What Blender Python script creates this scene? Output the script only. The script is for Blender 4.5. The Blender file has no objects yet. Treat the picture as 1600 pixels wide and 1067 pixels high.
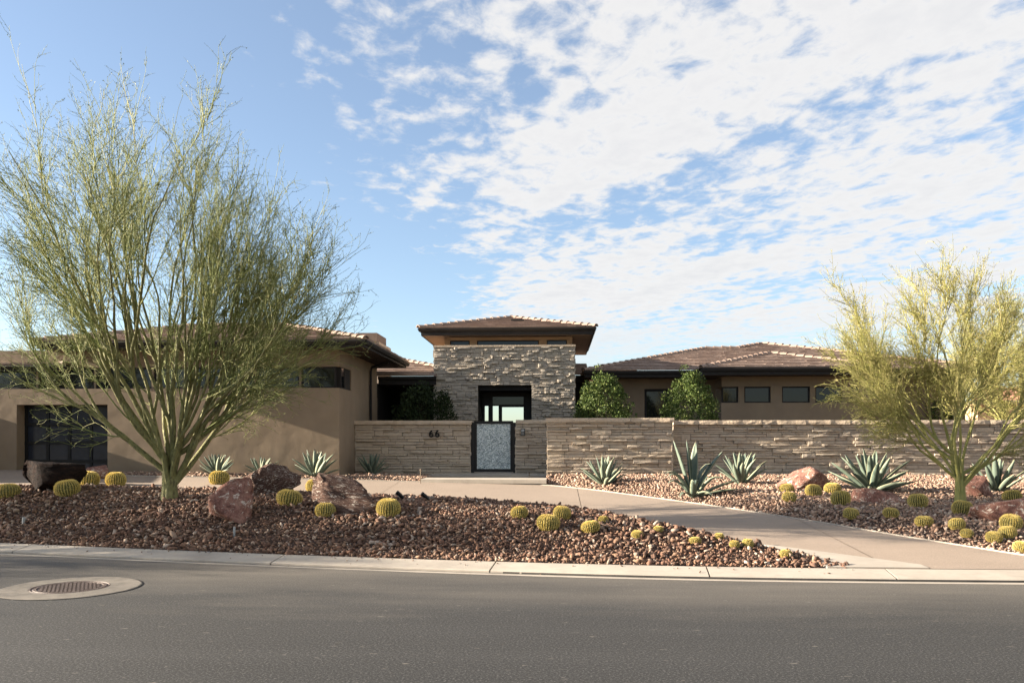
import bpy, math, random
import numpy as np
from mathutils import Vector, Matrix, noise as mnoise

# ------------------------------------------------------------------ scene, camera, sky, sun, exposure
scn = bpy.context.scene
COL = scn.collection
R = math.radians
YAW = R(3.04); EYE = 1.8; FPX = 1280.0; CX = 800.0; HY = 694.0

cam_d = bpy.data.cameras.new('camera'); cam = bpy.data.objects.new('camera', cam_d); COL.objects.link(cam)
cam.location = (0, 0, EYE); cam.rotation_euler = (R(90), 0, YAW)
cam_d.sensor_width = 36; cam_d.lens = 36 * FPX / 1600; cam_d.shift_y = (HY - 533.5) / 1600
cam_d.clip_start = 0.1; cam_d.clip_end = 6000
scn.camera = cam

SUN_EL = R(16.8); SUN_AZ = R(3.5)      # light travels towards +X and a little towards +Y
SD = Vector((math.cos(SUN_EL) * math.cos(SUN_AZ), math.cos(SUN_EL) * math.sin(SUN_AZ), -math.sin(SUN_EL)))
sun_d = bpy.data.lights.new('sun', 'SUN'); sun_d.energy = 5.0; sun_d.angle = R(0.5); sun_d.color = (1.0, 0.87, 0.70)
sun = bpy.data.objects.new('sun', sun_d); COL.objects.link(sun)
sun.rotation_euler = SD.to_track_quat('-Z', 'Y').to_euler()
sun.location = (-30, -5, 20)

scn.view_settings.view_transform = 'Standard'; scn.view_settings.look = 'None'
scn.view_settings.gamma = 1; scn.view_settings.use_curve_mapping = False
scn.view_settings.exposure = 2.3
scn.cycles.max_bounces = 5; scn.cycles.diffuse_bounces = 2; scn.cycles.glossy_bounces = 3; scn.cycles.transmission_bounces = 5
scn.cycles.use_adaptive_sampling = True; scn.cycles.adaptive_threshold = 0.02
scn.cycles.sample_clamp_indirect = 6.0

def build_world():
    w = bpy.data.worlds.new('World'); scn.world = w; w.use_nodes = True
    nt = w.node_tree; nt.nodes.clear(); L = nt.links.new; N = nt.nodes.new
    def math_(op, a, b=None, c=None, clamp=False):
        n = N('ShaderNodeMath'); n.operation = op; n.use_clamp = clamp
        for i, v in enumerate((a, b, c)):
            if v is None: continue
            if isinstance(v, (int, float)): n.inputs[i].default_value = v
            else: L(v, n.inputs[i])
        return n.outputs[0]
    sky = N('ShaderNodeTexSky'); sky.sky_type = 'NISHITA'; sky.sun_disc = False
    sky.sun_elevation = SUN_EL; sky.sun_rotation = math.atan2(-SD.x, -SD.y) 
    sky.altitude = 600; sky.air_density = 1.0; sky.dust_density = 1.2; sky.ozone_density = 2.0
    tc = N('ShaderNodeTexCoord'); sep = N('ShaderNodeSeparateXYZ'); L(tc.outputs['Generated'], sep.inputs[0])
    z = math_('MAXIMUM', sep.outputs[2], 0.035)
    pu = math_('DIVIDE', sep.outputs[0], z); pv = math_('DIVIDE', sep.outputs[1], z)
    # shear the deck so that its edge runs along the view
    pu2 = math_('ADD', pu, math_('MULTIPLY', pv, math.tan(YAW)))
    comb = N('ShaderNodeCombineXYZ'); L(pu2, comb.inputs[0]); L(pv, comb.inputs[1])
    q1 = math_('ADD', math_('MULTIPLY', pu2, .93), math_('MULTIPLY', pv, .36)); q2 = math_('SUBTRACT', math_('MULTIPLY', pv, .93), math_('MULTIPLY', pu2, .36))
    cband = N('ShaderNodeCombineXYZ'); L(q1, cband.inputs[0]); L(math_('MULTIPLY', q2, .42), cband.inputs[1])
    def noise_(scale, detail, rough, off=(0, 0, 0), sc=(1, 1, 1), rot=0.0, dist=0.0, vec=None):
        m = N('ShaderNodeMapping'); m.inputs['Location'].default_value = off; m.inputs['Scale'].default_value = sc
        m.inputs['Rotation'].default_value = (0, 0, rot); L((vec or comb).outputs[0], m.inputs[0])
        n = N('ShaderNodeTexNoise'); n.inputs['Scale'].default_value = scale; n.inputs['Detail'].default_value = detail
        n.inputs['Roughness'].default_value = rough; n.inputs['Distortion'].default_value = dist; L(m.outputs[0], n.inputs['Vector'])
        return n.outputs[0]
    big = noise_(0.8, 2, 0.5, (CLOUD_OFF[0], CLOUD_OFF[1], 0), vec=cband)
    mid = noise_(2.6, 4, 0.55, (3.1, 7.7, 0), vec=cband)
    puff = noise_(8.0, 9, 0.60, (9.2, 1.4, 0), (1.1, 0.8, 1), R(-30), 0.25)
    # deck edge near pu2 = -0.5
    edge = math_('MULTIPLY_ADD', pu2, 1.1, 0.78)
    mr = N('ShaderNodeMapRange'); mr.interpolation_type = 'SMOOTHSTEP'
    L(edge, mr.inputs[0]); mr.inputs[1].default_value = -0.35; mr.inputs[2].default_value = 1.0
    mr.inputs[3].default_value = -0.40; mr.inputs[4].default_value = 0.19
    d = math_('ADD', mr.outputs[0], math_('MULTIPLY', math_('SUBTRACT', big, 0.5), 0.9))
    d = math_('ADD', d, math_('MULTIPLY', math_('SUBTRACT', mid, 0.5), 0.95))
    d = math_('ADD', d, math_('MULTIPLY', math_('SUBTRACT', puff, 0.5), 1.25))
    cov = N('ShaderNodeMapRange'); cov.interpolation_type = 'SMOOTHSTEP'; L(d, cov.inputs[0])
    cov.inputs[1].default_value = -0.11; cov.inputs[2].default_value = 0.26; cov.inputs[3].default_value = 0; cov.inputs[4].default_value = 0.94
    # thicker centres are a little greyer
    thick = N('ShaderNodeMapRange'); L(d, thick.inputs[0]); thick.inputs[1].default_value = 0.15; thick.inputs[2].default_value = 0.75
    cc = N('ShaderNodeMix'); cc.data_type = 'RGBA'; L(thick.outputs[0], cc.inputs[0])
    k = CLOUD_K
    cc.inputs[6].default_value = (k * 1.0, k * 0.985, k * 0.97, 1); cc.inputs[7].default_value = (k * .86, k * .86, k * .875, 1)
    # thin veil towards the horizon
    hz = N('ShaderNodeMapRange'); L(sep.outputs[2], hz.inputs[0]); hz.inputs[1].default_value = 0.038; hz.inputs[2].default_value = 0.15
    covz = math_('MULTIPLY', cov.outputs[0], hz.outputs[0])
    veil = N('ShaderNodeMix'); veil.data_type = 'RGBA'; veil.inputs[0].default_value = 0.12; L(sky.outputs[0], veil.inputs[6]); veil.inputs[7].default_value = (k * .95, k * .97, k * 1.0, 1)
    mix = N('ShaderNodeMix'); mix.data_type = 'RGBA'; L(covz, mix.inputs[0]); L(veil.outputs[2], mix.inputs[6]); L(cc.outputs[2], mix.inputs[7])
    bg = N('ShaderNodeBackground'); bg.inputs[1].default_value = SKY_STRENGTH; L(mix.outputs[2], bg.inputs[0])
    out = N('ShaderNodeOutputWorld'); L(bg.outputs[0], out.inputs[0])
CLOUD_OFF = (0.0, 0.0); CLOUD_K = 3.75; SKY_STRENGTH = 0.051
build_world()
scn.world.cycles.sampling_method = 'MANUAL'; scn.world.cycles.sample_map_resolution = 512

# ------------------------------------------------------------------ helpers
_c, _s = math.cos(YAW), math.sin(YAW)
def at(px, py, Y):
    """world point on the sight line of photo pixel (px, py) at world depth Y"""
    u = (px - CX) / FPX; v = (HY - py) / FPX
    dx = -_s + u * _c; dy = _c + u * _s
    t = Y / dy
    return Vector((dx * t, Y, EYE + v * t))
def X(px, Y): return at(px, HY, Y).x
def Zp(py, px, Y): return at(px, py, Y).z

def sstep(a, b, v):
    t = np.clip((v - a) / (b - a), 0, 1); return t * t * (3 - 2 * t)

def smooth_curve(pts, n=400, w=0.03):
    pts = sorted(pts); xs = np.array([p[0] for p in pts]); ys = np.array([p[1] for p in pts])
    gx = np.linspace(xs[0], xs[-1], n); gy = np.interp(gx, xs, ys)
    k = max(3, int(n * w)) | 1
    pad = np.pad(gy, k // 2, mode='reflect', reflect_type='odd')
    for _ in range(2):
        gy = np.convolve(pad, np.ones(k) / k, mode='valid'); pad = np.pad(gy, k // 2, mode='reflect', reflect_type='odd')
    return gx, gy

# kerb back edge (z = 0.10) as a function of x
_kp = []
for px, py in ((-600, 826), (0, 848), (220, 857.5), (440, 866.5), (800, 878.5), (1090, 885.5), (1350, 888.5), (1600, 890.5), (2300, 893)):
    u = (px - CX) / FPX; dep = (EYE - 0.10) * FPX / (py - HY)
    _kp.append((dep * (-_s + u * _c), dep * (_c + u * _s)))
_kp = [(-60, _kp[0][1] + 9)] + _kp + [(60, _kp[-1][1] - 2)]
KX, KY = smooth_curve(_kp, 1200, 0.02)
def Yk(x): return np.interp(x, KX, KY)

def T(x, y):
    """lie of the land without the mounded beds"""
    yk = Yk(x)
    base = 0.10 + np.clip((y - yk) / (23.0 - yk), 0, 1) * 0.68
    base = base + 0.02 * np.clip((y - 23) / 20, 0, 1)
    lat = 0.017 * np.clip(-x, 0, 25) * np.clip((y - yk) / 9.5, 0, 1.05)
    return base + lat
def ray_T(px, py, f):
    u = (px - CX) / FPX; v = (HY - py) / FPX
    dx = -_s + u * _c; dy = _c + u * _s
    lo = None
    for i in range(2, 4000):
        t = i * 0.02
        if EYE + v * t < f(dx * t, dy * t): lo = t; break
    t = lo or 60
    return Vector((dx * t, dy * t, float(f(dx * t, dy * t))))
def _g(px, py): p = ray_T(px, py, T); return (p.x, p.y)
# driveway inner edge (bed side) and outer edge
_ip = [(-60, 22.5), (-22, 19.2), (-14, 18.9), (-9, 18.6), (-5, 18.2), (-2.0, 17.9)] + [_g(*p) for p in ((880, 797), (960, 810), (1060, 828), (1150, 844), (1240, 862), (1330, 886))]
IX, IY = smooth_curve(_ip, 1200, 0.012)
TIPX = _ip[-1][0]
def Yi(x): return np.maximum(np.interp(x, IX, IY), Yk(x))
_op = [_g(*p) for p in ((856, 757.5), (930, 765.5), (1000, 775), (1100, 788), (1200, 803), (1300, 819), (1400, 836.5), (1500, 852), (1600, 868.5), (1750, 888))]
_op = [(-40, 23.0), (-13.9, 22.6), (-11, 22.35), (-6, 22.2), (-3, _op[0][1] + .1)] + _op + [(40, 9)]
OX, OY = smooth_curve(_op, 1600, 0.008)
def Yo(x): return np.maximum(np.interp(x, OX, OY), Yk(x))
YW_R = 23.8; YW_P = 23.2; YW_L = 25.4; YG = 23.5     # garden wall planes, wing front

def mound_left(x, y):
    e = np.minimum(y - Yk(x), Yi(x) - y)
    h = np.interp(x, [-30, -9, -6, -3, 1, 4, 8], [0.60, 0.56, 0.50, 0.42, 0.34, 0.24, 0.10])
    return h * sstep(-0.05, 2.3, e)
def mound_right(x, y):
    e = np.minimum(y - Yo(x), 24.6 - y)
    return 0.17 * sstep(0.0, 1.8, e)
def G(x, y):
    """finished ground height, beds included"""
    z = T(x, y); yi = Yi(x); yo = Yo(x); yk = Yk(x)
    inl = (y > yk) & (y < yi); inr = (y > yo) & (x > -0.3)
    z = z + np.where(inl, mound_left(x, y), 0) + np.where(inr, mound_right(x, y), 0)
    return np.where(y < yk, 0.0, z)
def gnd(px, py): return ray_T(px, py, G)

# ------------------------------------------------------------------ mesh and tagging helpers
WL = {}
def tag(o, label=None, cat=None, group=None, kind=None):
    if label: o['label'] = label
    if cat: o['category'] = cat
    if group: o['group'] = group
    if kind: o['kind'] = kind
    return o
def empty(name, loc=(0, 0, 0), rz=0.0):
    o = bpy.data.objects.new(name, None); COL.objects.link(o); o.location = loc; o.rotation_euler = (0, 0, rz)
    o.empty_display_size = 0.2
    WL[o.name] = Vector(loc); return o
def link(name, me, mat=None, parent=None, smooth=False):
    if mat is not None and not me.materials: me.materials.append(mat)
    if smooth: me.polygons.foreach_set('use_smooth', [True] * len(me.polygons))
    o = bpy.data.objects.new(name, me); COL.objects.link(o)
    if parent is not None:
        o.parent = parent; WL[o.name] = WL.get(parent.name, Vector((0, 0, 0)))
    else: WL[o.name] = Vector((0, 0, 0))
    return o
def arr_mesh(name, V, Fc):
    """V (n,3) array, Fc (m,k) array of equal-sided faces"""
    V = np.asarray(V, dtype=np.float32); Fc = np.asarray(Fc, dtype=np.int32)
    me = bpy.data.meshes.new(name); m, k = Fc.shape
    me.vertices.add(len(V)); me.vertices.foreach_set('co', V.ravel())
    me.loops.add(m * k); me.loops.foreach_set('vertex_index', Fc.ravel())
    me.polygons.add(m); me.polygons.foreach_set('loop_start', np.arange(0, m * k, k, dtype=np.int32))
    me.update(calc_edges=True); me.validate()
    return me
class MB:
    def __init__(s): s.v = []; s.f = []
    def add(s, vs, fs):
        b = len(s.v); s.v += [tuple(v) for v in vs]; s.f += [tuple(i + b for i in f) for f in fs]; return s
    def box(s, x0, x1, y0, y1, z0, z1):
        return s.add([(x0, y0, z0), (x1, y0, z0), (x1, y1, z0), (x0, y1, z0), (x0, y0, z1), (x1, y0, z1), (x1, y1, z1), (x0, y1, z1)],
                     [(0, 3, 2, 1), (4, 5, 6, 7), (0, 1, 5, 4), (1, 2, 6, 5), (2, 3, 7, 6), (3, 0, 4, 7)])
    def prism(s, poly, off):
        """poly: 3-D points in order, extruded by the vector off"""
        n = len(poly); off = Vector(off); p = [Vector(q) for q in poly]
        return s.add(p + [q + off for q in p], [tuple(range(n))[::-1], tuple(range(n, 2 * n))] + [(i, (i + 1) % n, n + (i + 1) % n, n + i) for i in range(n)])
    def tube(s, pts, rad, sides=8, cap=True):
        P = [Vector(p) for p in pts]; n = len(P); b = len(s.v)
        if not hasattr(rad, '__len__'): rad = [rad] * n
        up = None
        for i in range(n):
            t = (P[min(i + 1, n - 1)] - P[max(i - 1, 0)]).normalized()
            if up is None: up = Vector((0, 0, 1)) if abs(t.z) < .9 else Vector((1, 0, 0))
            a = t.cross(up).normalized(); c = a.cross(t).normalized(); up = c
            for k in range(sides):
                th = 2 * math.pi * k / sides
                s.v.append(tuple(P[i] + (a * math.cos(th) + c * math.sin(th)) * rad[i]))
        for i in range(n - 1):
            for k in range(sides):
                k2 = (k + 1) % sides
                s.f.append((b + i * sides + k, b + i * sides + k2, b + (i + 1) * sides + k2, b + (i + 1) * sides + k))
        if cap:
            s.f.append(tuple(b + k for k in range(sides))[::-1]); s.f.append(tuple(b + (n - 1) * sides + k for k in range(sides)))
        return s
    def lathe(s, prof, cx=0, cy=0, seg=32):
        """closed profile list of (r, z)"""
        b = len(s.v); n = len(prof)
        for k in range(seg):
            th = 2 * math.pi * k / seg
            for r, z in prof: s.v.append((cx + r * math.cos(th), cy + r * math.sin(th), z))
        for k in range(seg):
            k2 = (k + 1) % seg
            for i in range(n - 1):
                s.f.append((b + k * n + i, b + k2 * n + i, b + k2 * n + i + 1, b + k * n + i + 1))
        return s
    def mesh(s, name, off=Vector((0, 0, 0))):
        me = bpy.data.meshes.new(name); me.from_pydata([(v[0] - off[0], v[1] - off[1], v[2] - off[2]) for v in s.v], [], s.f); me.update()
        return me
    def build(s, name, mat, parent=None, smooth=False):
        off = WL.get(parent.name, Vector((0, 0, 0))) if parent is not None else Vector((0, 0, 0))
        return link(name, s.mesh(name, off), mat, parent, smooth)

# ------------------------------------------------------------------ materials
class NT:
    def __init__(s, name):
        s.m = bpy.data.materials.new(name); s.m.use_nodes = True; s.t = s.m.node_tree; s.t.nodes.clear()
        s.out = s.n('ShaderNodeOutputMaterial'); s.b = s.n('ShaderNodeBsdfPrincipled'); s.l(s.b.outputs[0], s.out.inputs[0])
        s.geo = s.n('ShaderNodeNewGeometry'); s.pos = s.geo.outputs['Position']
        s.b.inputs['Specular IOR Level'].default_value = 0.3
    def n(s, t): return s.t.nodes.new(t)
    def l(s, a, b): s.t.links.new(a, b)
    def val(s, x, sock):
        if hasattr(x, 'is_linked') or hasattr(x, 'links'): s.l(x, sock)
        else: sock.default_value = x
    def noise(s, scale, detail=4, rough=.55, vec=None, sc=None, rot=0, dist=0):
        v = vec or s.pos
        if sc or rot:
            mp = s.n('ShaderNodeMapping'); mp.inputs['Scale'].default_value = sc or (1, 1, 1); mp.inputs['Rotation'].default_value = (0, 0, rot); s.l(v, mp.inputs[0]); v = mp.outputs[0]
        k = s.n('ShaderNodeTexNoise'); k.inputs['Scale'].default_value = scale; k.inputs['Detail'].default_value = detail; k.inputs['Roughness'].default_value = rough
        k.inputs['Distortion'].default_value = dist; s.l(v, k.inputs['Vector']); return k.outputs[0]
    def voro(s, scale, vec=None, out='Distance', feat='F1'):
        k = s.n('ShaderNodeTexVoronoi'); k.feature = feat; k.inputs['Scale'].default_value = scale; s.l(vec or s.pos, k.inputs['Vector']); return k.outputs[out]
    def ramp(s, fac, stops):
        k = s.n('ShaderNodeValToRGB'); e = k.color_ramp.elements
        while len(e) < len(stops): e.new(.5)
        for i, (p, c) in enumerate(stops): e[i].position = p; e[i].color = (*c, 1) if len(c) == 3 else c
        s.l(fac, k.inputs[0]); return k.outputs[0]
    def mix(s, fac, a, b, mode='MIX'):
        k = s.n('ShaderNodeMix'); k.data_type = 'RGBA'; k.blend_type = mode
        s.val(fac, k.inputs[0]); s.val((*a, 1) if isinstance(a, tuple) and len(a) == 3 else a, k.inputs[6]); s.val((*b, 1) if isinstance(b, tuple) and len(b) == 3 else b, k.inputs[7]); return k.outputs[2]
    def math(s, op, a, b=0.0, clamp=False):
        k = s.n('ShaderNodeMath'); k.operation = op; k.use_clamp = clamp; s.val(a, k.inputs[0]); s.val(b, k.inputs[1]); return k.outputs[0]
    def rand(s):
        oi = s.n('ShaderNodeObjectInfo'); return s.math('FRACT', s.math('ADD', oi.outputs['Random'], s.geo.outputs['Random Per Island']))
    def bump(s, h, strength=.3, dist=.02, prev=None):
        k = s.n('ShaderNodeBump'); k.inputs['Strength'].default_value = strength; k.inputs['Distance'].default_value = dist; s.l(h, k.inputs['Height'])
        if prev is not None: s.l(prev, k.inputs['Normal'])
        s.l(k.outputs[0], s.b.inputs['Normal']); return k.outputs[0]
    def set(s, color=None, rough=.8, **kw):
        if color is not None: s.val((*color, 1) if isinstance(color, tuple) and len(color) == 3 else color, s.b.inputs['Base Color'])
        s.val(rough, s.b.inputs['Roughness'])
        for k, v in kw.items(): s.val(v, s.b.inputs[k.replace('_', ' ')])
        return s.m

M = {}
def mat_simple(name, col, rough=.7, var=.15, scale=8, bump=0.0, bscale=60, **kw):
    t = NT(name); n = t.noise(scale, 5)
    lo = tuple(c * (1 - var) for c in col); hi = tuple(min(1, c * (1 + var)) for c in col)
    c = t.ramp(n, [(.3, lo), (.7, hi)])
    if bump: t.bump(t.noise(bscale, 4), bump, .01)
    M[name] = t.set(c, rough, **kw); return M[name]

def make_materials():
    # stucco: trowelled, slightly wavy, faint run-down stains
    t = NT('stucco')
    c = t.ramp(t.noise(1.3, 5, .6), [(.3, (.185, .140, .096)), (.7, (.222, .170, .118))])
    st = t.noise(1.0, 4, .6, sc=(3.2, 3.2, .25))
    c = t.mix(t.math('MULTIPLY', t.ramp(st, [(.52, (0, 0, 0)), (.72, (1, 1, 1))]), .22), c, (.16, .125, .1))
    b1 = t.bump(t.noise(1.6, 2, .5), .35, .06); t.bump(t.noise(70, 3, .6), .25, .01, b1)
    M['stucco'] = t.set(c, .9)
    t = NT('stucco_warm')
    c = t.ramp(t.noise(2, 4), [(.3, (.24, .165, .105)), (.7, (.30, .21, .135))]); t.bump(t.noise(60, 3), .2, .01)
    M['stucco_warm'] = t.set(c, .9)
    # ledge stone
    t = NT('ledge_stone'); r = t.rand()
    c = t.ramp(r, [(0, (.34, .275, .21)), (.3, (.43, .36, .28)), (.6, (.39, .335, .275)), (.85, (.48, .40, .305)), (1, (.30, .255, .205))])
    c = t.mix(.35, c, t.ramp(t.noise(9, 6, .65), [(.25, (.22, .175, .13)), (.75, (.50, .42, .33))]))
    b1 = t.bump(t.noise(14, 5, .65), .3, .018); t.bump(t.noise(60, 3), .3, .01, b1)
    M['ledge_stone'] = t.set(c, .88)
    t = NT('ledge_stone_grey'); r = t.rand()
    c = t.ramp(r, [(0, (.29, .25, .20)), (.35, (.37, .32, .26)), (.7, (.42, .36, .285)), (1, (.26, .228, .19))])
    c = t.mix(.35, c, t.ramp(t.noise(9, 6, .65), [(.25, (.2, .175, .15)), (.75, (.50, .45, .38))]))
    b1 = t.bump(t.noise(14, 5, .65), .6, .03); t.bump(t.noise(60, 3), .3, .01, b1)
    M['ledge_stone_grey'] = t.set(c, .88)
    mat_simple('stone_core', (.05, .042, .034), .95, .2, 6)
    t = NT('cap_stone'); c = t.ramp(t.noise(7, 6, .6), [(.3, (.36, .29, .215)), (.7, (.46, .37, .28))]); b1 = t.bump(t.noise(18, 5, .65), .6, .03)
    M['cap_stone'] = t.set(c, .85)
    # concrete
    t = NT('concrete'); c = t.ramp(t.noise(1.4, 6, .65), [(.25, (.29, .255, .215)), (.75, (.40, .355, .30))])
    c = t.mix(t.math('MULTIPLY', t.ramp(t.noise(5, 5, .7, sc=(1, 3, 1)), [(.5, (0, 0, 0)), (.75, (1, 1, 1))]), .35), c, (.19, .17, .145)); t.bump(t.noise(90, 3), .18, .006)
    M['concrete'] = t.set(c, .9)
    mat_simple('collar_concrete', (.135, .12, .102), .9, .25, 6, .3, 60)
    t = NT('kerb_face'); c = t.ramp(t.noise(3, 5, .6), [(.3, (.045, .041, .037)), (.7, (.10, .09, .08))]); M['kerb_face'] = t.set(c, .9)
    t = NT('driveway'); c = t.ramp(t.noise(.8, 6, .6), [(.25, (.225, .178, .14)), (.75, (.295, .235, .188))])
    sp = t.noise(70, 5, .75); c = t.mix(.45, c, t.ramp(sp, [(.35, (.085, .066, .052)), (.64, (.44, .35, .275))]))
    c = t.mix(t.math('MULTIPLY', t.ramp(t.noise(.55, 4, .6, sc=(.35, 1.6, 1)), [(.5, (0, 0, 0)), (.7, (1, 1, 1))]), .25), c, (.14, .112, .092))
    t.bump(sp, .3, .008); M['driveway'] = t.set(c, .88)
    # asphalt: aggregate, dust that gathers by the gutter, long wheel-lane streaks
    t = NT('asphalt')
    c = t.ramp(t.noise(.9, 6, .6, sc=(.16, 1.5, 1)), [(.25, (.014, .0142, .0144)), (.5, (.023, .0231, .0233)), (.75, (.040, .0397, .0393))])
    c = t.mix(t.math('MULTIPLY', t.ramp(t.noise(.5, 5, .65, sc=(.5, 1, 1)), [(.5, (0, 0, 0)), (.7, (1, 1, 1))]), .45), c, (.022, .021, .020))
    agg = t.noise(48, 6, .8); c = t.mix(.62, c, t.ramp(agg, [(.38, (.003, .003, .003)), (.54, (.036, .0355, .035)), (.64, (.20, .193, .182))]))
    sep = t.n('ShaderNodeSeparateXYZ'); t.l(t.pos, sep.inputs[0])
    dk = t.math('ADD', sep.outputs[1], t.math('MULTIPLY', sep.outputs[0], .085))
    dk = t.math('ADD', dk, t.math('MULTIPLY', t.math('SUBTRACT', t.noise(.8, 6, .7, sc=(.22, 1, 1)), .5), 5.5))
    dust = t.n('ShaderNodeMapRange'); t.l(dk, dust.inputs[0]); dust.inputs[1].default_value = 8.6; dust.inputs[2].default_value = 12.6; dust.inputs[3].default_value = 0; dust.inputs[4].default_value = .82
    c = t.mix(dust.outputs[0], c, t.ramp(t.noise(62, 5, .75), [(.33, (.05, .045, .039)), (.66, (.235, .207, .173))]))
    flk = t.ramp(t.noise(17, 2, .5, sc=(.4, 1.3, 1)), [(.70, (0, 0, 0)), (.73, (1, 1, 1))])
    c = t.mix(t.math('MULTIPLY', flk, .5), c, (.21, .19, .165))
    ck = t.voro(.33, feat='DISTANCE_TO_EDGE'); wob = t.math('ADD', ck, t.math('MULTIPLY', t.math('SUBTRACT', t.noise(3, 5, .7), .5), .06))
    crk = t.ramp(t.math('ABSOLUTE', wob), [(.0025, (1, 1, 1)), (.006, (0, 0, 0))])
    c = t.mix(t.math('MULTIPLY', crk, .0), c, (.012, .012, .012))
    t.bump(agg, .30, .006)
    M['asphalt'] = t.set(c, .8)
    # gravel: one tone per stone, the kerbside tones darkened to stand for shade
    t = NT('gravel_stone'); r = t.rand()
    c = t.ramp(r, [(0, (.03, .016, .013)), (.2, (.10, .045, .028)), (.36, (.155, .082, .055)), (.5, (.065, .036, .028)), (.62, (.26, .155, .095)), (.73, (.15, .064, .040)), (.84, (.31, .215, .15)), (.93, (.48, .40, .33)), (1, (.045, .028, .024))])
    c = t.mix(.35, c, t.ramp(t.noise(30, 4, .6), [(.3, (.035, .02, .015)), (.7, (.30, .19, .13))])); t.bump(t.noise(50, 3), .3, .01)
    M['gravel_stone'] = t.set(c, .85)
    t = NT('gravel_pale'); r = t.rand()
    c = t.ramp(r, [(0, (.07, .035, .025)), (.2, (.20, .105, .068)), (.45, (.30, .185, .125)), (.62, (.17, .095, .066)), (.8, (.40, .285, .205)), (.93, (.50, .41, .33)), (1, (.12, .06, .04))])
    c = t.mix(.3, c, t.ramp(t.noise(30, 4, .6), [(.3, (.18, .11, .08)), (.7, (.52, .40, .31))]))
    M['gravel_pale'] = t.set(c, .85)
    mat_simple('bed_soil', (.065, .04, .03), .95, .35, 9, .5, 30)
    mat_simple('earth', (.24, .17, .12), .95, .2, .3)
    # boulders
    def boulder_mat(name, a, b, c3, vein, sc=(1, 1, 1), rot=0):
        t = NT(name); tc = t.n('ShaderNodeTexCoord'); o = tc.outputs['Object']
        c = t.ramp(t.noise(5.5, 8, .72, o, sc, rot, .5), [(.25, a), (.5, b), (.72, c3)])
        c = t.mix(t.ramp(t.noise(7.5, 7, .72, o, sc, rot, 1.0), [(.56, (0, 0, 0)), (.61, (1, 1, 1))]), c, vein)
        c = t.mix(.6, c, t.ramp(t.noise(26, 6, .7, o, sc, rot), [(.33, (.15, .14, .14)), (.62, (1, 1, 1))]), 'MULTIPLY')
        b1 = t.bump(t.noise(6, 7, .7, o, sc, rot), .8, .08); t.bump(t.noise(35, 4, .6, o), .4, .02, b1)
        M[name] = t.set(c, .9, Specular_IOR_Level=.12)
    boulder_mat('boulder_pink', (.05, .024, .022), (.27, .135, .105), (.40, .25, .19), (.66, .57, .48))
    boulder_mat('boulder_dark', (.006, .004, .004), (.016, .009, .007), (.045, .022, .014), (.010, .007, .006), (1, 1, 2.5))
    boulder_mat('boulder_striped', (.015, .010, .010), (.12, .07, .055), (.30, .21, .165), (.62, .54, .46), (.9, 3.4, 3.4), .0)
    # roof
    t = NT('roof_tile'); r = t.rand()
    c = t.ramp(r, [(0, (.20, .143, .115)), (.4, (.265, .19, .152)), (.75, (.225, .166, .137)), (1, (.33, .245, .197))])
    c = t.mix(.25, c, t.ramp(t.noise(12, 5, .6), [(.3, (.12, .085, .07)), (.7, (.36, .275, .225))])); t.bump(t.noise(40, 4), .2, .01)
    M['roof_tile'] = t.set(c, .85)
    mat_simple('bronze', (.016, .014, .0135), .75, .2, 5, .1, 40)
    mat_simple('soffit', (.040, .027, .020), .75, .25, 6, .1, 40)
    mat_simple('soffit_tan', (.20, .14, .095), .8, .12, 3, .1, 40)
    mat_simple('chimney', (.17, .125, .10), .85, .15, 3, .15, 50)
    mat_simple('deep_shade', (.008, .007, .0065), .8, .2, 3)  # near black: the deep shade of porch and hall put into the colour
    t = NT('glass_dark'); t.bump(t.noise(1.4, 2), .04, .05); M['glass_dark'] = t.set((.008, .009, .010), .04, Specular_IOR_Level=.42)
    t = NT('glass_garage'); M['glass_garage'] = t.set(t.ramp(t.noise(2, 3), [(.3, (.012, .015, .024)), (.7, (.020, .025, .038))]), .25, Specular_IOR_Level=.35)
    t = NT('glass_clear'); M['glass_clear'] = t.set((.9, .95, .95), .0, Transmission_Weight=1.0, IOR=1.01)
    t = NT('glass_gate'); v = t.voro(40, out='Distance'); n = t.noise(24, 5, .75, dist=1.5)
    c = t.ramp(n, [(.36, (.07, .10, .105)), (.48, (.30, .37, .38)), (.57, (.78, .85, .86))])
    b1 = t.bump(n, .9, .03); t.bump(v, .6, .02, b1); M['glass_gate'] = t.set(c, .18, Specular_IOR_Level=.7, Metallic=.25)
    mat_simple('black_metal', (.006, .006, .0065), .5, .2, 8)
    mat_simple('cast_iron', (.10, .075, .065), .6, .35, 30, .4, 90)
    mat_simple('stake', (.16, .12, .085), .6, .25, 20)
    mat_simple('grey_plastic', (.30, .31, .31), .6, .15, 20)
    # plants
    t = NT('palo_bark'); tc = t.n('ShaderNodeTexCoord')
    c = t.ramp(t.noise(3.5, 5, .6), [(.3, (.105, .105, .038)), (.55, (.18, .175, .068)), (.75, (.28, .26, .12))])
    c = t.mix(t.math('MULTIPLY', t.ramp(t.noise(22, 4, .65, sc=(1, 1, .4)), [(.50, (0, 0, 0)), (.62, (1, 1, 1))]), .75), c, (.06, .052, .026)); t.bump(t.noise(25, 4, sc=(1, 1, .3)), .8, .03)
    M['palo_bark'] = t.set(c, .75)
    t = NT('palo_twig'); c = t.ramp(t.rand(), [(0, (.095, .12, .032)), (.5, (.16, .185, .055)), (.8, (.24, .25, .09)), (1, (.38, .36, .18))]); M['palo_twig'] = t.set(c, .75)
    t = NT('palo_leaf'); c = t.ramp(t.rand(), [(0, (.07, .105, .026)), (.5, (.115, .15, .04)), (.85, (.17, .19, .055)), (1, (.40, .34, .08))]); M['palo_leaf'] = t.set(c, .65)
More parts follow.
